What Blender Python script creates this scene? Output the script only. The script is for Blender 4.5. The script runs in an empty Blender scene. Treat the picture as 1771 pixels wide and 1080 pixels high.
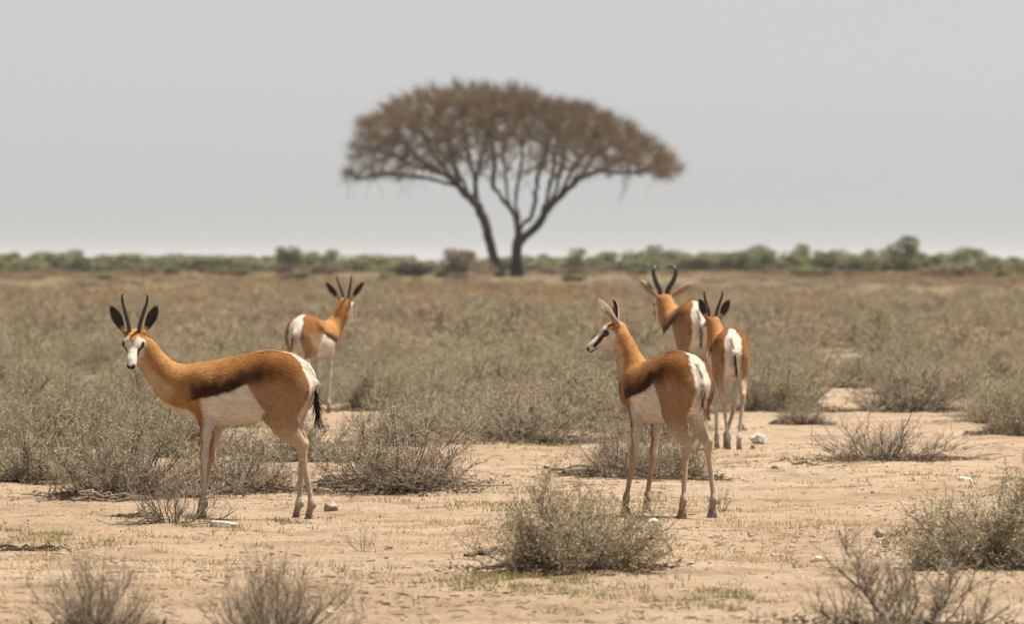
import bpy, math, random
import numpy as np
from mathutils import Vector, Matrix

# ------------------------------------------------------------------ camera, sky, sun, exposure
scene = bpy.context.scene
FPX, HZ, CAMH, CX = 12160.0, 452.0, 1.17, 885.5      # focal length and horizon in photograph pixels, eye height
cam_d = bpy.data.cameras.new('camera'); cam = bpy.data.objects.new('camera', cam_d)
scene.collection.objects.link(cam); scene.camera = cam
cam_d.sensor_width = 36.0; cam_d.lens = FPX / 1771 * 36
cam_d.clip_start = 0.5; cam_d.clip_end = 20000
cam.location = (0, 0, CAMH)
cam.rotation_euler = (math.radians(90) - math.atan((540 - HZ) / FPX), 0, 0)
cam_d.dof.use_dof = True; cam_d.dof.focus_distance = 32.6; cam_d.dof.aperture_fstop = 8.0

SUN_EL, SUN_AZ = math.radians(68), math.radians(72)     # azimuth clockwise from +Y (away from the camera) towards +X
sdir = Vector((math.sin(SUN_AZ) * math.cos(SUN_EL), math.cos(SUN_AZ) * math.cos(SUN_EL), math.sin(SUN_EL)))
world = bpy.data.worlds.new('World'); scene.world = world; world.use_nodes = True
wn = world.node_tree.nodes; wl = world.node_tree.links
sky = wn.new('ShaderNodeTexSky'); sky.sky_type = 'NISHITA'; sky.sun_disc = False
sky.sun_elevation = SUN_EL; sky.sun_rotation = SUN_AZ
sky.altitude = 1100; sky.air_density = 1.0; sky.dust_density = 1.2; sky.ozone_density = 1.0
hsv = wn.new('ShaderNodeHueSaturation'); hsv.inputs['Saturation'].default_value = 0.18
bg = wn['Background']; bg.inputs['Strength'].default_value = 0.054
wl.new(sky.outputs[0], hsv.inputs['Color']); tint = wn.new('ShaderNodeMix'); tint.data_type = 'RGBA'; tint.blend_type = 'MULTIPLY'; tint.inputs[0].default_value = 1.0; tint.inputs[7].default_value = (.99, .99, 1.015, 1)
wl.new(hsv.outputs[0], tint.inputs[6]); wl.new(tint.outputs[2], bg.inputs['Color'])
sun_d = bpy.data.lights.new('sun', 'SUN'); sun_d.energy = 5.0; sun_d.angle = math.radians(0.6); sun_d.color = (1.0, 0.95, 0.87)
sun = bpy.data.objects.new('sun', sun_d); scene.collection.objects.link(sun)
sun.rotation_euler = sdir.to_track_quat('Z', 'Y').to_euler(); sun.location = (20, 20, 60)
vs = scene.view_settings; vs.view_transform = 'Standard'; vs.look = 'None'; vs.exposure = 0.92; vs.gamma = 1.0; vs.use_curve_mapping = False
scene.cycles.use_denoising = True
scene.cycles.max_bounces = 6; scene.cycles.diffuse_bounces = 3; scene.cycles.glossy_bounces = 2
scene.cycles.transparent_max_bounces = 4; scene.cycles.caustics_reflective = False; scene.cycles.caustics_refractive = False

# ------------------------------------------------------------------ helpers
COL = scene.collection
RNG = np.random.default_rng(7)
random.seed(7)

def smooth01(t):
    t = np.clip(t, 0, 1); return t * t * (3 - 2 * t)

_ph = np.random.default_rng(3).uniform(0, 6.28, 40)
def gz(x, y):
    """ground height"""
    x = np.asarray(x, float); y = np.asarray(y, float)
    z = 0.50 * smooth01((y - 110) / 190)
    near = 1 - smooth01((y - 60) / 60)
    for i, (wl_, am) in enumerate(((5.3, .016), (3.1, .012), (1.7, .007), (.9, .005), (.47, .006), (.28, .0045), (.19, .0032))):
        a = _ph[3 * i]; k = 6.283 / wl_
        z = z + near * am * (np.sin(k * (x * math.cos(a) + y * math.sin(a)) + _ph[3 * i + 1]) * np.sin(k * .83 * (-x * math.sin(a + .5) + y * math.cos(a + .5)) + _ph[3 * i + 2]))
    return z

def scale_at(py):                                      # photograph pixels per metre at a spot of ground
    return (py - HZ) / CAMH

def spot(px, py):
    D = FPX * CAMH / (py - HZ); x = (px - CX) * D / FPX
    return x, D, float(gz(x, D))

def tag(o, label=None, cat=None, group=None, kind=None):
    if label: o['label'] = label
    if cat: o['category'] = cat
    if group: o['group'] = group
    if kind: o['kind'] = kind
    return o

def make_mesh(name, verts, quads=None, tris=None, col=None, mats=(), mat_idx=None, smooth=True, normals=None):
    verts = np.asarray(verts, np.float32)
    quads = np.zeros((0, 4), np.int32) if quads is None or len(quads) == 0 else np.asarray(quads, np.int32)
    tris = np.zeros((0, 3), np.int32) if tris is None or len(tris) == 0 else np.asarray(tris, np.int32)
    me = bpy.data.meshes.new(name)
    nq, nt = len(quads), len(tris)
    me.vertices.add(len(verts)); me.vertices.foreach_set('co', verts.ravel())
    me.loops.add(4 * nq + 3 * nt)
    me.loops.foreach_set('vertex_index', np.concatenate([quads.ravel(), tris.ravel()]).astype(np.int32))
    me.polygons.add(nq + nt)
    me.polygons.foreach_set('loop_start', np.concatenate([np.arange(nq) * 4, 4 * nq + np.arange(nt) * 3]).astype(np.int32))
    if mat_idx is not None: me.polygons.foreach_set('material_index', np.asarray(mat_idx, np.int32))
    me.update(calc_edges=True)
    me.polygons.foreach_set('use_smooth', np.full(nq + nt, bool(smooth)))
    if col is not None:
        at = me.color_attributes.new('Col', 'FLOAT_COLOR', 'POINT')
        c = np.ones((len(verts), 4), np.float32); c[:, :3] = col
        at.data.foreach_set('color', c.ravel())
    for m in mats: me.materials.append(m)
    me.validate(clean_customdata=False)
    if normals is not None:
        me.normals_split_custom_set_from_vertices(np.asarray(normals, np.float32).tolist())
    return me

def link(name, me, parent=None, loc=None):
    o = bpy.data.objects.new(name, me); COL.objects.link(o)
    if parent is not None: o.parent = parent
    if loc is not None: o.location = loc
    return o

def empty(name, loc=(0, 0, 0), rz=0.0, s=1.0):
    o = bpy.data.objects.new(name, None); COL.objects.link(o); o.empty_display_size = 0.2
    o.location = loc; o.rotation_euler = (0, 0, rz); o.scale = (s, s, s) if np.isscalar(s) else s
    return o

def norm(v):
    v = np.asarray(v, float); return v / np.maximum(np.linalg.norm(v, axis=-1, keepdims=True), 1e-9)

def tubes(P, R, sides=3, cap=True):
    """P (N,K,3) centre lines, R (N,K) radii -> verts, quads, tris"""
    P = np.asarray(P, float); R = np.asarray(R, float); N, K, _ = P.shape
    T = norm(np.gradient(P, axis=1))
    ref = np.where(np.abs(T[:, :1, 2:3]) > .85, np.array([1., 0, 0]), np.array([0, 0, 1.])) * np.ones_like(T)
    A = norm(np.cross(T, ref)); B = np.cross(T, A)
    ang = np.arange(sides) * 2 * math.pi / sides
    V = P[:, :, None, :] + R[:, :, None, None] * (np.cos(ang)[None, None, :, None] * A[:, :, None, :] + np.sin(ang)[None, None, :, None] * B[:, :, None, :])
    idx = np.arange(N * K * sides).reshape(N, K, sides); nx = np.roll(idx, -1, axis=2)
    Q = np.stack([idx[:, :-1], nx[:, :-1], nx[:, 1:], idx[:, 1:]], -1).reshape(-1, 4)
    V = V.reshape(-1, 3); tr = np.zeros((0, 3), int)
    if cap:
        tip = P[:, -1] + T[:, -1] * R[:, -1:]; bi = len(V) + np.arange(N)
        V = np.concatenate([V, tip])
        tr = np.stack([idx[:, -1], nx[:, -1], np.repeat(bi[:, None], sides, 1)], -1).reshape(-1, 3)
    return V, Q, tr

class Bag:
    """collects pieces of one mesh"""
    def __init__(s): s.v, s.q, s.t, s.c, s.n, s.qm, s.tm = [], [], [], [], 0, [], []
    def add(s, V, Q=None, T=None, col=None, m=0):
        V = np.asarray(V, float); s.v.append(V)
        if Q is not None and len(Q): s.q.append(np.asarray(Q) + s.n); s.qm.append(np.full(len(Q), m))
        if T is not None and len(T): s.t.append(np.asarray(T) + s.n); s.tm.append(np.full(len(T), m))
        s.c.append(np.ones((len(V), 3)) * (np.ones(3) if col is None else np.asarray(col)))
        s.n += len(V)
    def mesh(s, name, mats, smooth=True):
        cat = lambda l, w: np.concatenate(l) if l else np.zeros((0, w), int)
        mi = np.concatenate(s.qm + s.tm) if (s.qm or s.tm) else None
        return make_mesh(name, np.concatenate(s.v), cat(s.q, 4), cat(s.t, 3), np.concatenate(s.c), mats, mi, smooth)

# ------------------------------------------------------------------ materials
def new_mat(name, rough=.8, spec=.3):
    m = bpy.data.materials.new(name); m.use_nodes = True
    b = m.node_tree.nodes['Principled BSDF']; b.inputs['Roughness'].default_value = rough; b.inputs['Specular IOR Level'].default_value = spec
    return m, m.node_tree.nodes, m.node_tree.links, b

def mixc(n, l, a, b, f, mode='MIX'):
    x = n.new('ShaderNodeMix'); x.data_type = 'RGBA'; x.blend_type = mode
    for i, v in ((0, f), (6, a), (7, b)):
        if hasattr(v, 'is_output'): l.new(v, x.inputs[i])
        else: x.inputs[i].default_value = v if i == 0 else (*v, 1)
    return x.outputs[2]

def noise(n, l, scale, detail=4, rough=.6, vec=None, dist=0.0):
    t = n.new('ShaderNodeTexNoise'); t.inputs['Scale'].default_value = scale; t.inputs['Detail'].default_value = detail
    t.inputs['Roughness'].default_value = rough; t.inputs['Distortion'].default_value = dist
    if vec is not None: l.new(vec, t.inputs['Vector'])
    return t.outputs['Fac']

def ramp(n, l, f, stops):
    r = n.new('ShaderNodeValToRGB'); l.new(f, r.inputs[0]); e = r.color_ramp.elements
    while len(e) < len(stops): e.new(.5)
    for i, (p, c) in enumerate(stops):
        e[i].position = p; e[i].color = (*c, 1) if not np.isscalar(c) else (c, c, c, 1)
    return r.outputs[0]

def bump(n, l, b, h, dist, strength=1.0):
    u = n.new('ShaderNodeBump'); u.inputs['Distance'].default_value = dist; u.inputs['Strength'].default_value = strength
    l.new(h, u.inputs['Height']); l.new(u.outputs[0], b.inputs['Normal'])

def obj_vec(n):
    return n.new('ShaderNodeTexCoord').outputs['Object']

def attr_col(n):
    a = n.new('ShaderNodeAttribute'); a.attribute_name = 'Col'; return a.outputs['Color']

def coat_material(name, streak=True):
    m, n, l, b = new_mat(name, .85, .08)
    c = attr_col(n); v = obj_vec(n)
    mp = n.new('ShaderNodeMapping'); mp.inputs['Scale'].default_value = (60, 240, 240); l.new(v, mp.inputs[0])
    f = noise(n, l, 1.0, 3, .6, mp.outputs[0])
    mp2 = n.new('ShaderNodeMapping'); mp2.inputs['Scale'].default_value = (22, 85, 70); mp2.inputs['Rotation'].default_value = (0, .35, 0); l.new(v, mp2.inputs[0])
    f2 = noise(n, l, 1.0, 3, .65, mp2.outputs[0])
    g = noise(n, l, 14, 3, .6, v)
    col = mixc(n, l, c, ramp(n, l, f, ((.25, .62), (.75, 1.2))), .55, 'MULTIPLY')
    col = mixc(n, l, col, ramp(n, l, g, ((.3, .72), (.7, 1.12))), .7, 'MULTIPLY')
    col = mixc(n, l, col, ramp(n, l, f2, ((.3, .66), (.7, 1.16))), .6, 'MULTIPLY')
    l.new(col, b.inputs['Base Color'])
    b.inputs['Sheen Weight'].default_value = .02; b.inputs['Sheen Roughness'].default_value = .5
    bump(n, l, b, f2, .006, .7)
    return m

M_coat = coat_material('springbok_coat')
def hair_material(name):
    m, n, l, b = new_mat(name, .75, .08); l.new(attr_col(n), b.inputs['Base Color']); return m
M_hair = hair_material('springbok_hair')
M_horn, n, l, b = new_mat('horn_keratin', .42, .5)
f = noise(n, l, 60, 3, .6, obj_vec(n)); l.new(ramp(n, l, f, ((.3, (.012, .010, .009)), (.75, (.05, .042, .036)))), b.inputs['Base Color'])
M_hoof, n, l, b = new_mat('hoof_keratin', .5, .4)
f = noise(n, l, 45, 3, .6, obj_vec(n)); l.new(ramp(n, l, f, ((.3, (.12, .09, .066)), (.8, (.26, .20, .15)))), b.inputs['Base Color'])
M_eye, n, l, b = new_mat('eye_wet', .08, .6); f = noise(n, l, 30, 1, .5, obj_vec(n)); l.new(ramp(n, l, f, ((.3, (.006, .004, .003)), (.8, (.014, .009, .006)))), b.inputs['Base Color'])

def leaf_material(name, a, bcol, trans=.25):
    m, n, l, b = new_mat(name, .7, .2)
    oi = n.new('ShaderNodeObjectInfo')
    base = mixc(n, l, a, bcol, oi.outputs['Random'])
    col = mixc(n, l, base, attr_col(n), 1.0, 'MULTIPLY')
    l.new(col, b.inputs['Base Color'])
    t = n.new('ShaderNodeBsdfTranslucent'); l.new(col, t.inputs[0])
    mx = n.new('ShaderNodeMixShader'); mx.inputs[0].default_value = trans
    l.new(b.outputs[0], mx.inputs[1]); l.new(t.outputs[0], mx.inputs[2]); l.new(mx.outputs[0], n['Material Output'].inputs[0])
    return m

def bark_material(name, a, bcol, scale=40, rough=.9):
    m, n, l, b = new_mat(name, rough, .15); v = obj_vec(n)
    f = noise(n, l, scale, 4, .65, v)
    col = mixc(n, l, ramp(n, l, f, ((.3, a), (.72, bcol))), attr_col(n), 1.0, 'MULTIPLY')
    l.new(col, b.inputs['Base Color']); bump(n, l, b, f, .01, .6)
    return m

M_leaf = leaf_material('shrub_leaf', (.43, .36, .235), (.27, .26, .15), .12)
M_leaf_dry = leaf_material('shrub_leaf_dry', (.43, .345, .235), (.27, .205, .145), .12)
M_twig = bark_material('shrub_twig', (.15, .115, .08), (.46, .38, .28), 25)
M_bark = bark_material('acacia_bark', (.026, .019, .016), (.075, .057, .047), 3)
M_acacia = leaf_material('acacia_twig', (.225, .160, .098), (.225, .160, .098), .2)
M_far_leaf = leaf_material('far_bush_leaf', (.165, .18, .078), (.235, .23, .108), .2)
M_far_brown = leaf_material('far_bush_brown', (.24, .17, .12), (.21, .16, .10), .2)
M_grass = leaf_material('green_grass_blade', (.27, .245, .105), (.27, .245, .105), .3)
M_straw = leaf_material('straw_grass_blade', (.46, .34, .17), (.46, .34, .17), .3)
M_gold = leaf_material('golden_grass_blade', (.27, .185, .095), (.27, .185, .095), .3)

def ground_material():
    m, n, l, b = new_mat('sand', .95, .1); v = obj_vec(n)
    big = noise(n, l, .35, 4, .55, v); mid = noise(n, l, 2.2, 5, .6, v); fine = noise(n, l, 22, 6, .7, v); gr = noise(n, l, 160, 3, .7, v)
    c = ramp(n, l, big, ((.3, (.56, .405, .268)), (.5, (.63, .47, .325)), (.72, (.69, .54, .39))))
    c = mixc(n, l, c, ramp(n, l, mid, ((.3, (.60, .545, .46)), (.47, (.92, .90, .87)), (.58, (1.04, 1.03, 1.02)), (.8, (1.12, 1.11, 1.10)))), .85, 'MULTIPLY')
    c = mixc(n, l, c, ramp(n, l, fine, ((.30, (.38, .33, .29)), (.43, (.86, .84, .82)), (.7, (1.08, 1.07, 1.05)))), .85, 'MULTIPLY')
    c = mixc(n, l, c, ramp(n, l, gr, ((.3, (.7, .68, .66)), (.6, (1.05, 1.05, 1.05)))), .6, 'MULTIPLY')
    # the far plain carries dry orange and olive grass
    sp = n.new('ShaderNodeSeparateXYZ'); l.new(v, sp.inputs[0])
    mr = n.new('ShaderNodeMapRange'); mr.inputs[1].default_value = 90; mr.inputs[2].default_value = 230; l.new(sp.outputs[1], mr.inputs[0])
    gp = noise(n, l, .06, 4, .6, v)
    gcol = ramp(n, l, gp, ((.35, (.165, .145, .078)), (.55, (.215, .150, .082)), (.7, (.175, .155, .082))))
    c = mixc(n, l, c, gcol, mr.outputs[0])
    l.new(c, b.inputs['Base Color'])
    h = n.new('ShaderNodeMath'); h.operation = 'ADD'; l.new(fine, h.inputs[0])
    h2 = n.new('ShaderNodeMath'); h2.operation = 'MULTIPLY'; h2.inputs[1].default_value = .4; l.new(gr, h2.inputs[0]); l.new(h2.outputs[0], h.inputs[1])
    bump(n, l, b, h.outputs[0], .05, 1.0)
    return m
M_sand = ground_material()

def stone_material(name, a, bcol):
    m, n, l, b = new_mat(name, .85, .25); v = obj_vec(n)
    f = noise(n, l, 28, 5, .65, v); g = noise(n, l, 110, 3, .6, v)
    c = ramp(n, l, f, ((.3, a), (.6, bcol)))
    c = mixc(n, l, c, ramp(n, l, g, ((.3, .7), (.6, 1.05))), .7, 'MULTIPLY')
    l.new(c, b.inputs['Base Color']); bump(n, l, b, f, .012, .8)
    return m
M_stone_w = stone_material('calcrete_white', (.48, .42, .34), (.76, .71, .62))
M_stone_g = stone_material('stone_grey', (.20, .165, .13), (.42, .36, .29))

# ------------------------------------------------------------------ ground: one sheet to the horizon
def build_ground():
    xs = np.concatenate([-np.geomspace(6000, 9, 26), np.arange(-7.5, 7.51, .075), np.geomspace(9, 6000, 26)])
    ys = np.concatenate([np.array([-4000, -800, -150, -30, 0, 8, 13, 16]), np.arange(18, 47, .085), np.arange(47, 90, .3), np.geomspace(90, 9000, 70)])
    X, Y = np.meshgrid(xs, ys, indexing='ij'); Z = gz(X, Y)
    V = np.stack([X, Y, Z], -1).reshape(-1, 3); I = np.arange(len(V)).reshape(X.shape)
    Q = np.stack([I[:-1, :-1], I[1:, :-1], I[1:, 1:], I[:-1, 1:]], -1).reshape(-1, 4)
    o = link('ground', make_mesh('ground', V, Q, mats=(M_sand,))); tag(o, kind='structure')
    o['label'] = 'pale pinkish sandy ground of the open plain'
build_ground()

# ------------------------------------------------------------------ springbok
class Field:
    def __init__(s, lo, hi, h):
        s.h = h; s.lo = np.array(lo, float); s.n = np.ceil((np.array(hi) - s.lo) / h).astype(int) + 1
        s.F = np.full(s.n, 1.0, np.float32)
    def sub(s, lo, hi):
        i0 = np.clip(((np.array(lo) - s.lo) / s.h).astype(int) - 1, 0, s.n - 1); i1 = np.clip(((np.array(hi) - s.lo) / s.h).astype(int) + 2, 1, s.n)
        ax = [s.lo[k] + s.h * np.arange(i0[k], i1[k]) for k in range(3)]
        X = np.stack(np.meshgrid(*ax, indexing='ij'), -1).astype(np.float32)
        return (slice(i0[0], i1[0]), slice(i0[1], i1[1]), slice(i0[2], i1[2])), X
    def blend(s, prim, k):
        lo, hi = prim.box(k + .03)
        sl, X = s.sub(lo, hi)
        if min(X.shape[:3]) == 0: return
        s.F[sl] = smin(s.F[sl], prim(X), k)
    def surface(s):
        F = s.F; S = F < 0
        c = np.stack([S[i:S.shape[0] - 1 + i, j:S.shape[1] - 1 + j, k:S.shape[2] - 1 + k] for i in (0, 1) for j in (0, 1) for k in (0, 1)])
        act = c.any(0) & ~c.all(0); cells = np.argwhere(act); idx = np.full(act.shape, -1, int); idx[act] = np.arange(len(cells))
        corners = [(i, j, k) for i in (0, 1) for j in (0, 1) for k in (0, 1)]
        acc = np.zeros((len(cells), 3)); cnt = np.zeros(len(cells))
        for a in corners:
            for d in range(3):
                if a[d]: continue
                bb = list(a); bb[d] = 1
                fa = F[tuple((cells + a).T)]; fb = F[tuple((cells + bb).T)]
                x = (fa < 0) != (fb < 0); t = np.where(x, fa / np.where(x, fa - fb, 1), 0)
                p = np.array(a, float)[None] + t[:, None] * np.eye(3)[d]
                acc += np.where(x[:, None], p, 0); cnt += x
        V = s.lo + s.h * (cells + acc / cnt[:, None])
        Q = []
        for d in range(3):
            e, f = (d + 1) % 3, (d + 2) % 3
            sl0 = [slice(None)] * 3; sl1 = [slice(None)] * 3; sl0[d] = slice(0, -1); sl1[d] = slice(1, None)
            A = S[tuple(sl0)]; B = S[tuple(sl1)]; ed = np.argwhere(A != B)
            ok = (ed[:, e] > 0) & (ed[:, f] > 0) & (ed[:, e] < S.shape[e] - 1) & (ed[:, f] < S.shape[f] - 1); ed = ed[ok]
            flip = A[tuple(ed.T)]
            def cell(de, df):
                q = ed.copy(); q[:, e] += de; q[:, f] += df; return idx[tuple(q.T)]
            q = np.stack([cell(-1, -1), cell(0, -1), cell(0, 0), cell(-1, 0)], -1)
            q[~flip] = q[~flip][:, ::-1]; Q.append(q)
        return V, np.concatenate(Q)

def smin(a, b, k):
    h = np.maximum(k - np.abs(a - b), 0) / k
    return np.minimum(a, b) - h * h * k * .25

class Cone:                                             # tapered capsule, squashed along axis y by sy
    def __init__(s, a, b, ra, rb, sy=1.0, M=None): s.a, s.b, s.ra, s.rb, s.sy, s.M = np.array(a, float), np.array(b, float), ra, rb, sy, M
    def box(s, m):
        r = max(s.ra, s.rb) * max(1, s.sy) + m; P = np.stack([s.a, s.b])
        if s.M is not None: P = P @ s.M[0].T + s.M[1]
        return P.min(0) - r, P.max(0) + r
    def __call__(s, X):
        if s.M is not None: X = (X - s.M[1]) @ s.M[0]
        sc = np.array([1, 1 / s.sy, 1]); P = (X - s.a) * sc; B = (s.b - s.a) * sc
        t = np.clip((P @ B) / max(B @ B, 1e-9), 0, 1)
        d = np.linalg.norm(P - t[..., None] * B, axis=-1) - (s.ra + (s.rb - s.ra) * t)
        return d * min(1, s.sy)

class Torso:
    def __init__(s, rows, L, W):
        r = np.array(rows, float); xs = np.linspace(r[0, 0], r[-1, 0], 200)
        s.xs = xs * L; s.L = L; s.t, s.b, s.w = (s._sm(r[:, 0], r[:, k], xs) for k in (1, 2, 3)); s.w = s.w * W
    def _sm(s, x, v, xs):
        o = np.interp(xs, x, v); k = np.hanning(15); k /= k.sum(); return np.convolve(np.pad(o, 7, 'edge'), k, 'valid')
    def box(s, m): return np.array([s.xs[0] - m, -s.w.max() - m, s.b.min() - m]), np.array([s.xs[-1] + m, s.w.max() + m, s.t.max() + m])
    def __call__(s, X):
        x = X[..., 0]; xc = np.clip(x, s.xs[0], s.xs[-1])
        t = np.interp(xc, s.xs, s.t); b = np.interp(xc, s.xs, s.b); w = np.interp(xc, s.xs, s.w)
        c, h = (t + b) / 2, (t - b) / 2; u = (X[..., 2] - c) / h
        w = w * (1 - .14 * np.clip(u, -1, 1.3))         # egg section, fuller below
        q = np.sqrt((X[..., 1] / w) ** 2 + u ** 2) + 1e-6
        rib = np.sin(x * 185 + u * 2.2) * smooth01((x + .04) / .05) * smooth01((.18 - x) / .04) * smooth01((u - .02) / .2) * smooth01((.75 - u) / .25)
        return (q - 1) * np.minimum(w, h) + np.abs(x - xc) - .0012 * rib

TORSO = [(-.365, .665, .60, .02), (-.345, .70, .55, .058), (-.31, .738, .505, .088), (-.25, .768, .475, .108), (-.15, .785, .468, .115), (-.05, .775, .452, .121),
         (.05, .755, .437, .126), (.15, .738, .437, .118), (.22, .724, .452, .103), (.30, .700, .475, .082), (.36, .672, .505, .062), (.41, .635, .55, .035), (.425, .61, .58, .015)]

WHITE = np.array((.72, .63, .52)); TAN = np.array((.41, .200, .068)); RUST = np.array((.30, .120, .030)); DARK = np.array((.026, .010, .004))
CREAM = np.array((.52, .37, .23)); GREYW = np.array((.50, .45, .40)); HAUNCH = np.array((.36, .212, .112)); BLACK = np.array((.018, .014, .012))
_vn = np.random.default_rng(11); _vk = _vn.normal(0, 1, (12, 3)); _vp = _vn.uniform(0, 6.28, 12)
def vnoise(P, f):                                       # cheap smooth noise, about -1..1
    return sum(np.sin(P @ (_vk[i] * f) + _vp[i]) for i in range(12)) / 4.0
def sstep(a, b, x): return smooth01((x - a) / (b - a))
def lerp(A, B, w): return A + (B - A) * np.clip(w, 0, 1)[..., None]

def ear_mesh(d, nrm, length, width, side):
    d = norm(d); nrm = norm(np.array(nrm) - np.dot(nrm, d) * d); sidev = np.cross(d, nrm)
    U, W = 18, 11; u = np.linspace(0, 1, U); v = np.linspace(-1, 1, W)
    prof = np.interp(u, [0, .12, .3, .5, .65, .8, .92, 1], [.30, .42, .72, 1.0, .98, .74, .40, .06]) * width / 2
    V, C = [], []
    for layer in (0, 1):                                # 0 inner face, 1 outer face
        for i in range(U):
            curl = np.interp(u[i], [0, .3, .7, 1], [1.9, 1.25, .75, .5])
            for j in range(W):
                a = v[j] * curl; rr = prof[i] / max(math.sin(min(curl, 1.57)), .3)
                y = rr * math.sin(a); dep = -rr * math.cos(a) + rr * math.cos(curl) * .6
                rim = abs(v[j])
                off = (-.0045 * (1 - .6 * rim ** 2)) if layer else 0.0
                bend = .10 * length * (u[i] - .45) ** 2
                V.append(d * length * u[i] + sidev * y + nrm * (dep + off - bend))
                if layer: C.append(lerp(np.array((.40, .28, .18)), np.array((.20, .14, .10)), np.array(.5 * (1 - rim) * (u[i] > .1))))
                else:
                    dk = sstep(.94, .74, np.array(rim)) * sstep(.16, .30, np.array(u[i])) * sstep(.99, .90, np.array(u[i]))
                    ridge = .25 + .75 * math.cos(v[j] * 8 + u[i] * 2) ** 2
                    C.append(lerp(np.array((.62, .52, .42)), np.array((.085, .062, .047)) * ridge, dk))
    I = np.arange(2 * U * W).reshape(2, U, W); Q = []
    a = I[0]; Q.append(np.stack([a[:-1, :-1], a[:-1, 1:], a[1:, 1:], a[1:, :-1]], -1).reshape(-1, 4))
    a = I[1]; Q.append(np.stack([a[:-1, :-1], a[1:, :-1], a[1:, 1:], a[:-1, 1:]], -1).reshape(-1, 4))
    for c in (0, W - 1): Q.append(np.stack([I[0, :-1, c], I[0, 1:, c], I[1, 1:, c], I[1, :-1, c]], -1))
    Q.append(np.stack([I[0, -1, :-1], I[0, -1, 1:], I[1, -1, 1:], I[1, -1, :-1]], -1))
    return make_mesh('ear', np.array(V), np.concatenate(Q), col=np.array(C), mats=(M_coat,))

def spline(pts, n):
    p = np.array(pts, float); t = np.linspace(0, len(p) - 1, n); i = np.clip(t.astype(int), 0, len(p) - 2); f = (t - i)[:, None]
    q = np.concatenate([[2 * p[0] - p[1]], p, [2 * p[-1] - p[-2]]]); a, b, c, d = q[i], q[i + 1], q[i + 2], q[i + 3]
    return .5 * (2 * b + (c - a) * f + (2 * a - 5 * b + 4 * c - d) * f ** 2 + (3 * b - a - 3 * c + d) * f ** 3)

def horn_mesh(pts, r, rings):
    n = 90; P = spline(pts, n); t = np.linspace(0, 1, n)
    R = r * np.interp(t, [0, .12, .4, .7, .92, 1], [.95, 1, .86, .6, .3, .1])
    R = R * (1 + .075 * (t < .68) * np.sign(np.sin(t * rings * 6.283)) * np.sqrt(np.abs(np.sin(t * rings * 6.283))))
    V, Q, T = tubes(P[None], R[None], 10); return make_mesh('horn', V, Q, T, mats=(M_horn,))

def hoof_mesh(s=1.0):
    B = Bag()
    for sg in (-1, 1):                                  # cloven: two wedges
        pr = [(-.020, .030), (-.012, .052), (.010, .050), (.040, .006), (.036, 0), (-.020, 0)]
        o = np.array([[x, 0, z] for x, z in pr]) * s; nn = len(o)
        w = np.array([.010, .009, .010, .0045, .007, .011]) * s
        c = np.array([0, .0115 * sg * s, 0])
        a = o + c + np.stack([0 * w, -w, 0 * w], -1); b = o + c + np.stack([0 * w, w, 0 * w], -1)
        V = np.concatenate([a, b, [a.mean(0)], [b.mean(0)]]); k = np.arange(nn); k2 = np.roll(k, -1)
        B.add(V, np.stack([k, k2, k2 + nn, k + nn], -1), np.concatenate([np.stack([k2, k, np.full(nn, 2 * nn)], -1), np.stack([k + nn, k2 + nn, np.full(nn, 2 * nn + 1)], -1)]))
    return B.mesh('hoof', (M_hoof,), smooth=False)

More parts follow.
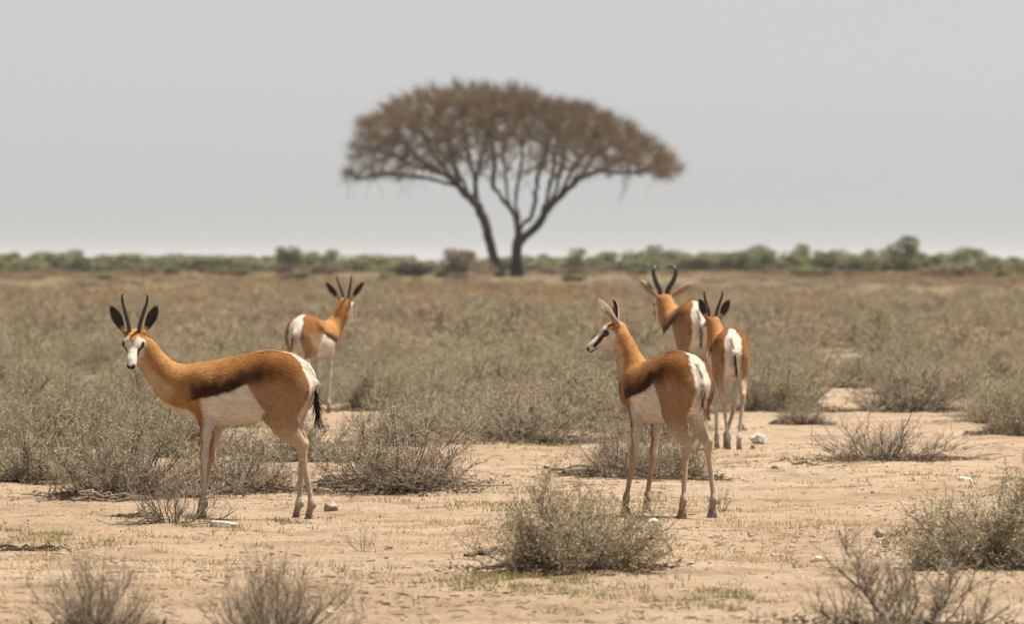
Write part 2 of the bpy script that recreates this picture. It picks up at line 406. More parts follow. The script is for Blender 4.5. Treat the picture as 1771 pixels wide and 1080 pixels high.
def springbok(label, px, py, heading, scale, sp):
    """sp: L, W body scales; neck [(x,y,z,r)..]; head pos/dir (local); legs; horns; ears"""
    L, W = sp.get('L', 1), sp.get('W', 1)
    x0, y0, z0 = spot(px, py)
    root = empty('springbok', (x0, y0, z0 - .004), math.radians(heading), scale)
    tag(root, label, 'springbok', 'springbok herd on the plain')
    hf = norm(sp['head_dir']); hy = norm(np.cross((0, 0, 1), hf)); hu = np.cross(hf, hy)
    roll = math.radians(sp.get('roll', 0)); hy, hu = hy * math.cos(roll) + hu * math.sin(roll), hu * math.cos(roll) - hy * math.sin(roll)
    HM = (np.stack([hf, hy, hu], 1) * sp.get('head', 1.0), np.array(sp['head_pos'], float))      # head to body: X = p @ M.T + c
    HR = (np.stack([hf, hy, hu], 1), HM[1]); hs = sp.get('head', 1.0)
    hp = lambda p: np.asarray(p, float) @ HM[0].T + HM[1]
    groups = {k: [] for k in ('torso', 'neck', 'head', 'fore', 'hind')}
    groups['torso'].append((Torso(TORSO, L, W), .02))
    nk = sp['neck']
    for a, b in zip(nk[:-1], nk[1:]): groups['neck'].append((Cone(a[:3], b[:3], a[3], b[3], .78), .045))
    H = lambda a, b, ra, rb, sy, k: groups['head'].append((Cone(np.array(a) * hs, np.array(b) * hs, ra * hs, rb * hs, sy, HR), k))
    H((-.028, 0, .004), (.02, 0, .012), .042, .044, .95, .02)
    H((.01, 0, .004), (.115, 0, -.016), .043, .0255, .88, .02)
    H((.115, 0, -.016), (.142, 0, -.022), .0245, .022, 1.02, .012)
    H((-.03, 0, -.030), (.05, 0, -.042), .034, .024, .9, .02)
    H((.05, 0, -.042), (.137, 0, -.045), .022, .0130, .95, .008)
    for s in (-1, 1):
        H((.022, .036 * s, .020), (.048, .031 * s, .014), .0165, .012, 1, .012)
        H((-.01, .030 * s, -.018), (.03, .026 * s, -.03), .026, .018, .8, .02)
        H((-.028, .026 * s, .024), (-.034, .046 * s, .032), .018, .012, 1, .015)
    legs = []
    for s, key in ((1, 'l'), (-1, 'r')):
        f = sp['fore_' + key]; dx, dk, yy = f            # hoof offset, knee offset, lateral
        sh = (.205 * L, .062 * s * W, .615); el = (.165 * L, .072 * s * W, .485); kn = (.185 * L + dk, (.066 * W) * s, .30); fe = (.188 * L + dx, yy * s, .085); ho = (.202 * L + dx, yy * s, .035)
        g = groups['fore']
        g.append((Cone(sh, el, .080, .050, .58), .022)); g.append((Cone(el, ((el[0] + kn[0]) / 2, (el[1] + kn[1]) / 2, .395), .038, .0255, .8), .02))
        g.append((Cone(((el[0] + kn[0]) / 2, (el[1] + kn[1]) / 2, .395), kn, .0235, .0165, .9), .012))
        g.append((Cone((kn[0], kn[1], .312), (kn[0] - .001, kn[1], .285), .0182, .0172, .95), .012))
        g.append((Cone(kn, fe, .0152, .0108, .95), .012)); g.append((Cone((fe[0], fe[1], .098), fe, .0138, .0158), .01)); g.append((Cone(fe, ho, .0150, .0148), .01))
        g.append((Cone((fe[0] - .014, fe[1], .082), (fe[0] - .016, fe[1], .07), .008, .006), .008))
        legs.append((ho, fe))
        f = sp['hind_' + key]; dx, dk, yy = f            # hoof offset, hock offset, lateral
        hip = (-.215 * L, .058 * s * W, .645); th = (-.198 * L + dk * .2, .074 * s * W, .525); gk = (-.226 * L + dk * .6, .070 * s * W, .43)
        hk = (-.325 * L + dk, .064 * s * W, .342); fe = (-.372 * L + dx, yy * s, .085); ho = (-.355 * L + dx, yy * s, .033)
        g = groups['hind']
        g.append((Cone(hip, th, .106, .060, .57), .028)); g.append((Cone((-.140 * L, .066 * s * W, .615), (-.178 * L + dk * .2, .074 * s * W, .505), .055, .044, .55), .04))
        g.append((Cone(th, gk, .057, .039, .68), .03)); g.append((Cone(gk, hk, .041, .0225, .72), .015))
        g.append((Cone((-.298 * L, .054 * s * W, .60), (-.248 * L + dk * .3, .060 * s * W, .48), .058, .030, .76), .04)); g.append((Cone((-.248 * L + dk * .3, .060 * s * W, .48), (hk[0] - .018, hk[1], .362), .026, .0105, .75), .02))
        g.append((Cone((hk[0] - .019, hk[1], .358), (hk[0] - .005, hk[1], .31), .0120, .0185, .85), .012))
        g.append((Cone((hk[0] - .003, hk[1], .335), fe, .0175, .0114, .85), .012)); g.append((Cone((fe[0], fe[1], .098), fe, .0145, .0165), .01)); g.append((Cone(fe, ho, .0155, .0150), .01))
        g.append((Cone((fe[0] - .015, fe[1], .085), (fe[0] - .017, fe[1], .072), .008, .006), .008))
        legs.append((ho, fe))
    lo = np.array([1e9] * 3); hi = -lo
    for g in groups.values():
        for p, k in g: a, b = p.box(.02); lo = np.minimum(lo, a); hi = np.maximum(hi, b)
    Fd = Field(lo, hi, sp.get('h', .0062))
    for g in ('torso', 'hind', 'fore', 'neck', 'head'):
        for p, k in groups[g]: Fd.blend(p, k)
    V, Q = Fd.surface()
    # ---- markings, by body region
    D = {}
    for g in groups:
        d = np.full(len(V), 9.0)
        for p, k in groups[g]: d = np.minimum(d, p(V.astype(np.float32)))
        D[g] = d
    n1 = vnoise(V, 55) * .010; n2 = vnoise(V, 140) * .006; nz = n1 + n2
    x, y, z = V[:, 0] / L, V[:, 1] / W, V[:, 2]; ay = np.abs(y)
    # torso
    c = np.tile(TAN, (len(V), 1))
    c = lerp(c, RUST, sstep(.62, .72, z + nz) * sstep(.30, -.15, x))
    lowedge = .552 + (.22 - x) * .20 + np.clip(.08 - x, 0, 1) ** 2 * 1.1
    band = sstep(-.004, .006, z - lowedge + nz * .25) * sstep(sp.get('band', .11), .035, z - lowedge + nz * 1.2) * sstep(.280, .215, x) * sstep(-.15, -.06, x)
    white_belly = sstep(.004, -.006, z - lowedge + nz * .25) * sstep(-.24, -.20, x) * sstep(.640, .625, z)
    chestw = sstep(.507, .492, z + nz * .4 - .28 * np.maximum(x - .24, 0)) * sstep(.16, .22, x)
    c = lerp(c, DARK, band * .95); c = lerp(c, WHITE, np.maximum(white_belly * sstep(.195, .165, x + nz * .3), chestw))
    wd = .007 + .05 * sstep(.615, .67, z); haunch = sstep(wd, -wd, x - (-.066 - .73 * np.clip(.62 - z, -.03, .2)) + nz * .4 + sstep(.63, .70, z) * .03)
    hc = lerp(lerp(HAUNCH, RUST * .85, sstep(.58, .70, z + nz)), DARK * 1.6, sstep(-.23, -.10, x + nz) * sstep(.60, .67, z) * sstep(.76, .69, z) * .9)
    # hind leg
    ch = hc.copy()
    ch = lerp(ch, CREAM, sstep(.50, .36, z + nz)); inner = sstep(.052, .040, ay + nz * .3)
    ch = lerp(ch, WHITE * .95, inner * sstep(.25, .33, z) * sstep(.56, .50, z) * .9)
    rearw = sstep(-.255, -.275, x + nz * .5) * sstep(.36, .44, z) * sstep(.066, .050, ay) * sstep(.60, .54, z)
    ch = lerp(ch, WHITE, rearw)
    ch = lerp(ch, GREYW * .9, sstep(.30, .2, z) * (.35 + .3 * sstep(.06, .05, ay)))
    # fore leg
    cf = np.tile(TAN, (len(V), 1)); front_edge = V[:, 0] - np.interp(z, [0, .1, .30, .485, .6], [.200, .19, .186, .172, .2]) * L
    cf = lerp(cf, GREYW * 1.12, sstep(.545, .49, z + nz) * sstep(.012, .002, front_edge + nz * .3)); cf = lerp(cf, lerp(TAN * .85, CREAM * .8, sstep(.40, .22, z)), sstep(.560, .52, z) * sstep(-.002, .008, front_edge + nz * .3))
    cf = lerp(cf, DARK, band * .95)
    # rump
    wy = np.interp(z, [.40, .55, .68, .725, .77, .80], [.036, .050, .054, .048, .018, .006])
    rump = sstep(.007, -.005, ay - wy + nz * .5) * sstep(-.165, -.20, x + nz)
    edge = sstep(.028, .008, ay - wy + nz) * sstep(-.20, -.24, x) * sstep(.45, .55, z)
    hind_w = sstep(-.09, -.13, x + nz) * sstep(.015, -.005, D['hind'] - D['torso'] + .0)
    c = lerp(c, ch, haunch)
    c = lerp(c, cf, sstep(.012, -.006, D['fore'] - D['torso']) * (z < .56) * (x > .02))
    c = lerp(c, ch, ((D['hind'] < D['torso'] - .01) & (D['hind'] < D['fore'])).astype(float))
    c = lerp(c, RUST * .6, edge * .8); c = lerp(c, WHITE * 1.05, rump)
    under = sstep(.03, .015, ay) * sstep(-.2, -.3, x) * sstep(.66, .62, z) * sstep(.50, .56, z)
    c = lerp(c, np.array((.20, .13, .10)), under * .35)
    crest = sstep(.022, .006, ay + nz * .5) * sstep(-.02, -.10, x + nz) * sstep(.74, .76, z); c = lerp(c, WHITE, crest * sp.get('crest', .0))
    # neck
    nb, ne = np.array(nk[0][:3]), np.array(nk[-1][:3]); ax = norm(ne - nb); vent = norm(np.array([1, 0, -.2]) - np.dot([1, 0, -.2], ax) * ax)
    if 'vent' in sp: vent = norm(np.array(sp['vent']) - np.dot(sp['vent'], ax) * ax)
    ctr = np.array([[q[k] for k in range(3)] for q in spline([q[:3] for q in nk], 40)])
    near = ctr[np.argmin(((V[:, None] - ctr[None]) ** 2).sum(-1), axis=1)] if len(V) < 200000 else ctr[np.zeros(len(V), int)]
    dv = ((V - near) @ vent)
    cn = lerp(np.tile(TAN * 1.05, (len(V), 1)), CREAM * 1.15, sstep(.012, .045, dv + nz) * .8)
    wn_ = sstep(.012, -.012, D['neck'] - D['torso']); c = lerp(c, cn, wn_ * (x > .2))
    # head
    P = ((V - HR[1]) @ HR[0]) / hs; hx, hyy, hz = P[:, 0], np.abs(P[:, 1]), P[:, 2]; hn = vnoise(P, 90) * .004
    cw = np.tile(WHITE * 1.02, (len(V), 1))
    cw = lerp(cw, TAN, sstep(.0, -.025, hx + hn * 2 - .030 * sstep(.005, .03, hz)))
    cw = lerp(cw, TAN * .95, sstep(.020, .014, hyy + hn) * sstep(.068, .052, hx + hyy * 1.0 + hn) * sstep(.02, .03, hz))
    cw = lerp(cw, RUST * .55, sstep(.050, .042, hyy) * sstep(.018, .03, hyy) * sstep(.026, .034, hz) * sstep(.02, .005, hx) * .7)
    t = np.clip((hx - .040) / .085, 0, 1); sl = hz - (.015 - t * .037)
    stripe = sstep(.0130, .0085, np.abs(sl) + hn * .5) * sstep(.026, .036, hx) * sstep(.132, .120, hx) * (hyy > .010)
    cw = lerp(cw, np.array((.045, .026, .018)), stripe)
    eyer = np.sqrt((hx - .037) ** 2 + ((hz - .014)) ** 2); cw = lerp(cw, BLACK, sstep(.020, .014, eyer) * (hyy > .025))
    nose = sstep(.1475, .1515, hx + hn * .2) * sstep(-.0335, -.0305, hz) * sstep(-.010, -.0155, hz - np.maximum(hyy - .006, 0) * .7); cw = lerp(cw, np.array((.035, .024, .02)), nose)
    mouth = sstep(.0045, .0025, np.abs(hz + .0385 + .06 * (hx - .13))) * sstep(.10, .115, hx); cw = lerp(cw, np.array((.03, .022, .018)), mouth)
    wh = sstep(.014, -.010, D['head'] - np.minimum(D['neck'], D['torso'])); c = lerp(c, cw, wh)
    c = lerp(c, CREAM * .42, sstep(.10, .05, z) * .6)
    c = np.clip(c * (1 + vnoise(V, 30)[:, None] * .05), .005, .9)
    body = link('body', make_mesh('body', V, Q, col=c, mats=(M_coat,)), root)
    # ---- coat hair: short strands that lie along the body
    me = body.data; nv = np.zeros(len(V) * 3, np.float32); me.vertices.foreach_get('normal', nv); NV = nv.reshape(-1, 3)
    rg = np.random.default_rng(len(V)); nh = sp.get('hairs', 16000)
    reg = np.where((D['head'] < np.minimum(D['torso'], D['neck'])), .35, np.where(z < .42, .28, 1.0)); wgt = np.where(reg > .9, 1.0, .45); wgt /= wgt.sum()
    pk = rg.choice(len(V), nh, p=wgt); p0 = V[pk] + rg.normal(0, .003, (nh, 3)); N_ = NV[pk]; p0 = V[pk] + (p0 - V[pk]) - N_ * ((p0 - V[pk]) * N_).sum(1, keepdims=True) - N_ * .001
    flow = np.tile(np.array([-1., 0, -.45]), (nh, 1)); flow[reg[pk] < .3] = (-.1, 0, -1); ish = reg[pk] == .35; flow[ish] = -hf
    isn = (D['neck'][pk] < D['torso'][pk]) & ~ish; flow[isn] = -ax
    flow = norm(flow + rg.normal(0, .22, (nh, 3))); flow = norm(flow - N_ * (flow * N_).sum(1, keepdims=True)); dr = norm(flow + N_ * rg.uniform(.04, .20, (nh, 1)))
    ln = (.021 * reg[pk] * rg.uniform(.6, 1.25, nh))[:, None]; up = (np.abs(y[pk]) < .03) & (x[pk] < -.02) & (z[pk] > .70) & (reg[pk] > .9)
    ln[up] *= 1.9; sd = norm(np.cross(dr, N_)) * .0015
    HV = np.stack([p0 - sd, p0 + sd, p0 + dr * ln], 1).reshape(-1, 3); HT = np.arange(nh * 3).reshape(-1, 3)
    hcol = np.repeat(np.clip(c[pk] * rg.uniform(.66, 1.30, (nh, 1)), 0, .9), 3, 0)
    tag(link('coat_hair', make_mesh('coat_hair', HV, None, HT, col=hcol, mats=(M_hair,)), root), kind='stuff')
    # ---- eyes, ears, horns, hooves, tail
    for s in (1, -1):
        bm_v, bm_q = uv_ball(.0150 * hs, 14, 10); e = link('eye', make_mesh('eye', bm_v, bm_q, mats=(M_eye,)), body if False else root); e.location = hp((.0375, .0400 * s, .0150))
        d, nr, ln_, wd = sp['ear_l' if s > 0 else 'ear_r']
        base = hp((-.032, .047 * s, .030)) - norm(d) * .008
        o = link('ear', ear_mesh(d, nr, ln_, wd, s), root); o.location = base
        hpnts = [hp((a, b_ * s, c_)) for a, b_, c_ in sp['horn']]
        link('horn', horn_mesh(hpnts, sp['horn_r'], sp.get('rings', 11)), root)
    hm = hoof_mesh(.74)
    for ho, fe in legs:
        o = link('hoof', hm, root); o.location = (ho[0] - .004, ho[1], .0)
    T = sp.get('tail', [(-.325, 0, .712), (-.366, 0, .67), (-.378, 0, .59), (-.375, 0, .51)])
    T = [(a * L if i < 9 else a, b_, c_) for i, (a, b_, c_) in enumerate(T)]
    tp = spline(T, 24); R = np.interp(np.linspace(0, 1, 24), [0, .15, .4, 1], [.020, .0135, .0075, .005])
    V_, Q_, T_ = tubes(tp[None], R[None], 8); tt = np.concatenate([np.repeat(np.linspace(0, 1, 24), 8), [1.0]])
    dk = sp.get('tail_dark', 1.0) * sstep(.30, .6, tt) * (.25 + .75 * (np.sin(np.concatenate([np.tile(np.arange(8), 24), [0]]) * 6.283 / 8 + 1.5) > -.2))
    tail = link('tail', make_mesh('tail', V_, Q_, T_, col=lerp(np.tile(WHITE, (len(V_), 1)), BLACK, dk), mats=(M_coat,)), root)
    nt = sp.get('tuft_n', 40); k0 = rg.integers(13, 24, nt); st = tp[k0]; dn = norm(np.array([-.14, 0, -1]) + rg.normal(0, .16, (nt, 3)))
    lt = rg.uniform(.05, sp.get('tuft', .11), nt); tpar = np.linspace(0, 1, 4); curl = rg.normal(0, .12, (nt, 3)) * (1, 1, 0)
    PP = st[:, None] + dn[:, None] * (lt[:, None] * tpar)[..., None] + curl[:, None] * (lt[:, None] * tpar ** 2)[..., None]
    V_, Q_, T_ = tubes(PP, np.tile([.0016, .0015, .0011, .0005], (nt, 1)), 3)
    tf = link('tuft', make_mesh('tuft', V_, Q_, T_, col=np.tile(BLACK, (len(V_), 1)), mats=(M_hair,)), tail); tag(tf, 'black hair tuft at the end of the tail')
    return root

def lerp3(a, b, t): return tuple(a[i] + (b[i] - a[i]) * t for i in range(3))
def uv_ball(r, nu, nv):
    th = np.linspace(.02, math.pi - .02, nv); ph = np.arange(nu) * 6.28319 / nu
    V = r * np.stack([np.sin(th)[:, None] * np.cos(ph), np.sin(th)[:, None] * np.sin(ph), np.cos(th)[:, None] * np.ones(nu)], -1).reshape(-1, 3)
    I = np.arange(nv * nu).reshape(nv, nu); J = np.roll(I, -1, 1)
    return V, np.stack([I[:-1], I[1:], J[1:], J[:-1]], -1).reshape(-1, 4)

HORN_F = [(-.022, .022, .046), (-.045, .030, .085), (-.075, .045, .125), (-.105, .058, .160), (-.118, .060, .185), (-.112, .050, .200)]
HORN_M = [(-.022, .019, .044), (-.040, .028, .075), (-.064, .050, .108), (-.092, .070, .146), (-.108, .072, .180), (-.104, .052, .202), (-.090, .022, .202)]
HORN_Y = [(-.022, .022, .046), (-.035, .026, .075), (-.050, .030, .105), (-.060, .031, .125)]

def local(heading, v):                                   # a world direction in the animal's own axes
    a = math.radians(heading); x, y, z = v
    return (x * math.cos(a) + y * math.sin(a), -x * math.sin(a) + y * math.cos(a), z)

def build_springboks():
    h = 160                                              # stands broadside, head turned to the viewer
    springbok('adult springbok standing broadside with its face turned toward the viewer, black tail tuft hanging', 423, 896, h, 1.0, dict(
        L=.93, neck=[(.22, 0, .595, .104), (.30, 0, .605, .086), (.375, 0, .640, .068), (.440, .005, .708, .055), (.488, .015, .776, .050), (.505, .03, .812, .044)],
        head_pos=(.520, .062, .818), head_dir=local(h, (-.06, -.74, -.62)), head=.97, vent=(1, .5, -.6), roll=-2,
        fore_l=(.004, .0, .055), fore_r=(.055, .02, .05), hind_l=(-.006, .0, .06), hind_r=(.100, .045, .055), tuft_n=150,
        ear_l=(local(h, (.42, .10, .90)), local(h, (.10, -1, .0)),   .155, .054), ear_r=(local(h, (-.48, .10, .86)), local(h, (-.12, -1, .0)), .155, .054),
        horn=HORN_F, horn_r=.0098, rings=16, crest=.75, hairs=34000,
        tail=[(-.325, 0, .712), (-.366, .0, .665), (-.374, .0, .58), (-.378, .0, .49)], tuft=.105))
    h = 124                                              # young one seen from behind its flank, head in profile
    springbok('young springbok with short spike horns, head in profile, standing on open sand', 1150, 897, h, .965, dict(
        L=.82, W=.84, neck=[(.18, 0, .60, .090), (.245, .0, .655, .070), (.275, .015, .735, .054), (.298, .03, .80, .047), (.308, .045, .845, .043)],
        head_pos=(.335, .060, .866), head_dir=local(h, (-1, .03, -.48)), head=.93, vent=local(h, (-1, 0, -.3)),
        fore_l=(.055, .02, .075), fore_r=(.055, .02, .045), hind_l=(.035, .02, .085), hind_r=(-.005, -.005, .060),
        ear_l=(local(h, (-.63, -.12, .76)), local(h, (-.55, .35, -.3)), .160, .056), ear_r=(local(h, (-.22, .25, .95)), local(h, (-.9, -.35, 0)), .140, .058),
        band=.10, horn=HORN_Y, horn_r=.0075, rings=6, crest=.25, hairs=28000, tuft=.07,
        tail=[(-.325, 0, .712), (-.366, 0, .67), (-.375, 0, .61), (-.372, 0, .55)], tail_dark=.5, tuft_n=24))
    h = 68                                               # farther one beyond the broadside adult, walking away to the right
    springbok('springbok with slim curved horns walking away behind the broadside adult', 541, 719, h, .96, dict(
        neck=[(.24, 0, .600, .105), (.33, -.025, .65, .082), (.37, -.06, .73, .060), (.385, -.085, .80, .050), (.392, -.095, .84, .045)],
        head_pos=(.42, -.105, .852), head_dir=local(h, (.42, .85, -.42)), head=1.05,
        fore_l=(.05, .01, .055), fore_r=(-.01, .0, .055), hind_l=(.0, .0, .06), hind_r=(.05, .01, .06),
        ear_l=(local(h, (-.64, -.1, .78)), local(h, (-.3, -.5, .2)), .195, .055), ear_r=(local(h, (.62, -.1, .78)), local(h, (.55, -.6, .2)), .195, .055),
        band=.07, horn=HORN_F, horn_r=.012, hairs=12000, tuft=.06, tail=[(-.325, 0, .712), (-.366, 0.005, .67), (-.378, .012, .60), (-.376, .015, .54)]))
    h = 102                                              # ram with the thick lyre horns
    springbok('springbok ram with thick lyre-shaped horns seen from behind', 1189, 726, h, 1.13, dict(
        neck=[(.24, 0, .600, .110), (.33, .02, .645, .088), (.375, .04, .685, .068), (.393, .05, .73, .058), (.40, .055, .755, .05)],
        head_pos=(.425, .060, .760), head_dir=local(h, (-.30, .86, -.45)), head=1.08,
        fore_l=(.0, .0, .055), fore_r=(.03, .01, .055), hind_l=(.0, .0, .06), hind_r=(.04, .01, .06),
        ear_l=(local(h, (-.70, -.1, .64)), local(h, (-.4, .7, .0)), .175, .056), ear_r=(local(h, (.80, -.1, .50)), local(h, (.4, .7, -.3)), .175, .056),
        band=.08, horn=HORN_M, horn_r=.0185, rings=13, hairs=12000, tuft=.06))
    h = 93
    springbok('slender springbok with one upright horn showing, seen squarely from the rear', 1260, 776, h, .97, dict(
        W=1.0, neck=[(.24, 0, .600, .100), (.32, .015, .65, .080), (.37, .04, .70, .060), (.40, .055, .76, .052), (.41, .06, .79, .045)],
        head_pos=(.43, .068, .80), head_dir=local(h, (-.12, .90, -.42)), head=.98,
        fore_l=(.0, .0, .060), fore_r=(.03, .01, .0), hind_l=(.02, .01, .030), hind_r=(-.02, -.01, .035),
        ear_l=(local(h, (-.34, -.1, .92)), local(h, (-.45, -.8, .1)), .150, .060), ear_r=(local(h, (.45, -.1, .88)), local(h, (.25, -.9, .1)), .150, .060),
        horn=HORN_F, horn_r=.0115, hairs=14000, tuft=.07,
        tail=[(-.325, 0, .712), (-.366, -.003, .67), (-.376, -.012, .58), (-.372, -.022, .51)]))
build_springboks()

# ------------------------------------------------------------------ shrubs
def leaf_quads(p, d, nrm, ln, wd):
    sd = norm(np.cross(d, nrm)); ln = ln[:, None]; wd = wd[:, None]
    V = np.stack([p, p + d * ln * .45 + sd * wd * .5, p + d * ln, p + d * ln * .45 - sd * wd * .5], 1).reshape(-1, 3)
    return V, np.arange(len(V)).reshape(-1, 4)

def grow(rg, P, t0, t1, n, length, spread, up, K=4, wob=.10):
    """n side shoots from the centre lines P (N,K0,3); returns points (n,K,3) and their parents' directions"""
    N, K0, _ = P.shape; i = rg.integers(0, N, n); t = rg.uniform(t0, t1, n) * (K0 - 1); k = np.minimum(t.astype(int), K0 - 2); f = (t - k)[:, None]
    b = P[i, k] * (1 - f) + P[i, k + 1] * f; d0 = norm(P[i, k + 1] - P[i, k])
    d = norm(d0 * (1 - spread) + norm(rg.normal(0, 1, (n, 3))) * spread + np.array([0, 0, up]))
    L = length * rg.uniform(.55, 1.3, n); s = np.linspace(0, 1, K)
    bend = rg.normal(0, wob, (n, 3)) + np.array([0, 0, wob * .6])
    Q = b[:, None] + (L[:, None] * s)[..., None] * d[:, None] + (L[:, None] * s ** 2)[..., None] * bend[:, None]
    Q[:, 1:] += rg.normal(0, .035, (n, K - 1, 3)) * L[:, None, None]
    return Q

def shrub_parts(seed, n1=44, n2=340, n3=1500, leaves=6500, rx=.5, H=.46, lo=.05, leaf=(.0115, .0058), up=.10, thick=1.0, low_sticks=44, spread=.68):
    """a rounded twiggy shrub, about 1 m across; returns (branches bag, foliage bag)"""
    rg = np.random.default_rng(seed); K = 6; s = np.linspace(0, 1, K)
    az = rg.uniform(0, 6.283, n1); el = np.arcsin(np.clip(rg.uniform(lo, 1.0, n1), 0, 1)); lob = 1 + .30 * np.sin(az * 2 + rg.uniform(0, 6)) + .15 * np.sin(az * 3 + rg.uniform(0, 6))
    end = np.stack([np.cos(az) * np.cos(el) * rx * lob, np.sin(az) * np.cos(el) * rx * lob, np.sin(el) * H], -1) * rg.uniform(.58, 1.06, (n1, 1))
    base = np.stack([np.cos(az), np.sin(az), 0 * az], -1) * rg.uniform(0, .07, (n1, 1)); base[:, 2] = -.03
    sag = -.16 * np.sin(math.pi * s)[None, :, None] * np.array([0, 0, 1]) * rg.uniform(.1, .8, (n1, 1, 1))
    P1 = base[:, None] + (end - base)[:, None] * s[None, :, None] + sag * .55
    P1[:, 1:] += np.cumsum(rg.normal(0, .016, (n1, K - 1, 3)), 1) * np.array([1, 1, .7]); P1[:, 1:, 2] = np.maximum(P1[:, 1:, 2], .008)
    r1 = rg.uniform(.003, .0070, n1) * thick; R1 = r1[:, None] * np.linspace(1, .35, K)
    P2 = grow(rg, P1, .22, 1.0, n2, .15, spread, up, 5, .30); P2[..., 2] = np.maximum(P2[..., 2], .006); R2 = np.tile(np.linspace(.0026, .0010, 5), (n2, 1)) * thick
    P3 = grow(rg, P2, .10, 1.0, n3, .060, spread + .12, up * .8, 3, .3); P3[..., 2] = np.maximum(P3[..., 2], .005); R3 = np.tile(np.linspace(.0014, .0007, 3), (n3, 1)) * thick
    lim = 1.06 + .10 * np.sin(5 * np.arctan2(P3[..., 1], P3[..., 0]) + seed)
    keep = (np.linalg.norm(P3 / np.array([rx, rx, H]), axis=-1) < lim * 1.12).all(1); P3, R3 = P3[keep], R3[keep]
    br = Bag()
    tone = lambda n, k, a, b_: np.repeat(np.concatenate([np.repeat(rg.uniform(a, b_, n), k)]), 1)
    for P, R, sd, a, b_ in ((P1, R1, 4, .30, .70), (P2, R2, 3, .40, 1.30), (P3, R3, 3, .6, 1.65)):  # dark old-wood stems, paler tips: inner shade is partly painted into these tones
        V, Q, T = tubes(P, R, sd, cap=False); n, k = P.shape[:2]
        br.add(V, Q, T, np.repeat(rg.uniform(a, b_, n), k * sd)[:, None] * np.ones(3))
    if low_sticks:                                       # dead grey sticks around the foot, toned dark to paint the shade there too
        a = rg.uniform(0, 6.283, low_sticks); r0 = rg.uniform(.05, .28, low_sticks) * rx / .5; q = np.linspace(0, 1, 5); ln = rg.uniform(.12, .34, low_sticks)
        a2 = a + rg.normal(0, .6, low_sticks)
        PS = np.stack([(r0 * np.cos(a))[:, None] + ln[:, None] * q * np.cos(a2)[:, None], (r0 * np.sin(a))[:, None] + ln[:, None] * q * np.sin(a2)[:, None], rg.uniform(.004, .05, low_sticks)[:, None] * (1 - q) + .006 + 0 * ln[:, None]], -1)
        PS[:, 1:] += rg.normal(0, .010, (low_sticks, 4, 3)); PS[..., 2] = np.maximum(PS[..., 2], .004)
        V, Q, T = tubes(PS, rg.uniform(.003, .0065, low_sticks)[:, None] * np.linspace(1, .4, 5) * thick, 4, cap=False)
        br.add(V, Q, T, np.repeat(rg.uniform(.12, .70, low_sticks), 20)[:, None] * np.ones(3))
    fo = Bag()
    if leaves:
        src = np.concatenate([P3.reshape(-1, 3), P3[:, 1:].reshape(-1, 3), P2[:, 2:].reshape(-1, 3)]); dirs = norm(np.concatenate([np.repeat(P3[:, 2] - P3[:, 0], 3, 0), np.repeat(P3[:, 2] - P3[:, 0], 2, 0), np.repeat(P2[:, 4] - P2[:, 1], 3, 0)]))
        w = .25 + np.clip(np.linalg.norm(src / np.array([rx, rx, H]), axis=1), 0, 1.1) ** 2; i = rg.choice(len(src), leaves, p=w / w.sum())
        p = src[i] + rg.normal(0, .006, (leaves, 3)); p[:, 2] = np.maximum(p[:, 2], .008); d = norm(dirs[i] * .6 + rg.normal(0, .6, (leaves, 3)) + (0, 0, .15)); nr = norm(rg.normal(0, 1, (leaves, 3)) + (0, 0, .7))
        ln = leaf[0] * rg.uniform(.6, 1.5, leaves); V, Q = leaf_quads(p, d, nr, ln, leaf[1] * rg.uniform(.7, 1.3, leaves))
        dry = rg.random(leaves) < .30; t = rg.uniform(.45, 1.45, leaves)[:, None] * np.where(dry[:, None], np.array([1.18, .98, .86]), np.array([.97, 1.02, .94]))
        fo.add(V, Q, None, np.repeat(t, 4, 0))
    return br, fo

SH = {}
def shrub_proto(key, seed, leafmat, **kw):
    br, fo = shrub_parts(seed, **kw)
    SH[key] = (br.mesh('branches', (M_twig,)), fo.mesh('foliage', (leafmat,), smooth=False) if fo.n else None)
for k in range(6): shrub_proto(f'leafy{k}', 100 + k, M_leaf, n1=60, n2=560, n3=3200, leaves=14500)
for k in range(5): shrub_proto(f'twiggy{k}', 200 + k, M_leaf_dry, n1=66, n2=620, n3=3600, leaves=5200, leaf=(.010, .0045))
for k in range(4): shrub_proto(f'bare{k}', 300 + k, M_leaf_dry, n1=60, n2=420, n3=1300, leaves=900, up=.35, spread=.5, lo=.08, leaf=(.008, .0038))
for k in range(2): shrub_proto(f'sprig{k}', 400 + k, M_leaf_dry, n1=11, n2=40, n3=70, leaves=60, up=.4, lo=.45, low_sticks=3, spread=.5)
shrub_proto('dense0', 470, M_leaf, n1=80, n2=850, n3=4800, leaves=25000, lo=.03)
shrub_proto('sparse0', 460, M_leaf_dry, n1=24, n2=130, n3=360, leaves=160, up=.35, lo=.12, thick=1.25, low_sticks=10, spread=.5)
shrub_proto('spread0', 450, M_leaf_dry, n1=18, n2=200, n3=1100, leaves=700, up=.30, lo=.15, thick=1.45, low_sticks=12, spread=.55)

def put_shrub(key, x, y, w, h, rz, label, group=None, name='shrub', cat='shrub', parts=True):
    z = float(gz(x, y)); br, fo = SH[key]
    root = empty(name, (x, y, z), rz, (w, w, h / .46)); tag(root, label, cat, group)
    link('branches', br, root)
    if fo is not None: link('foliage', fo, root)
    return root

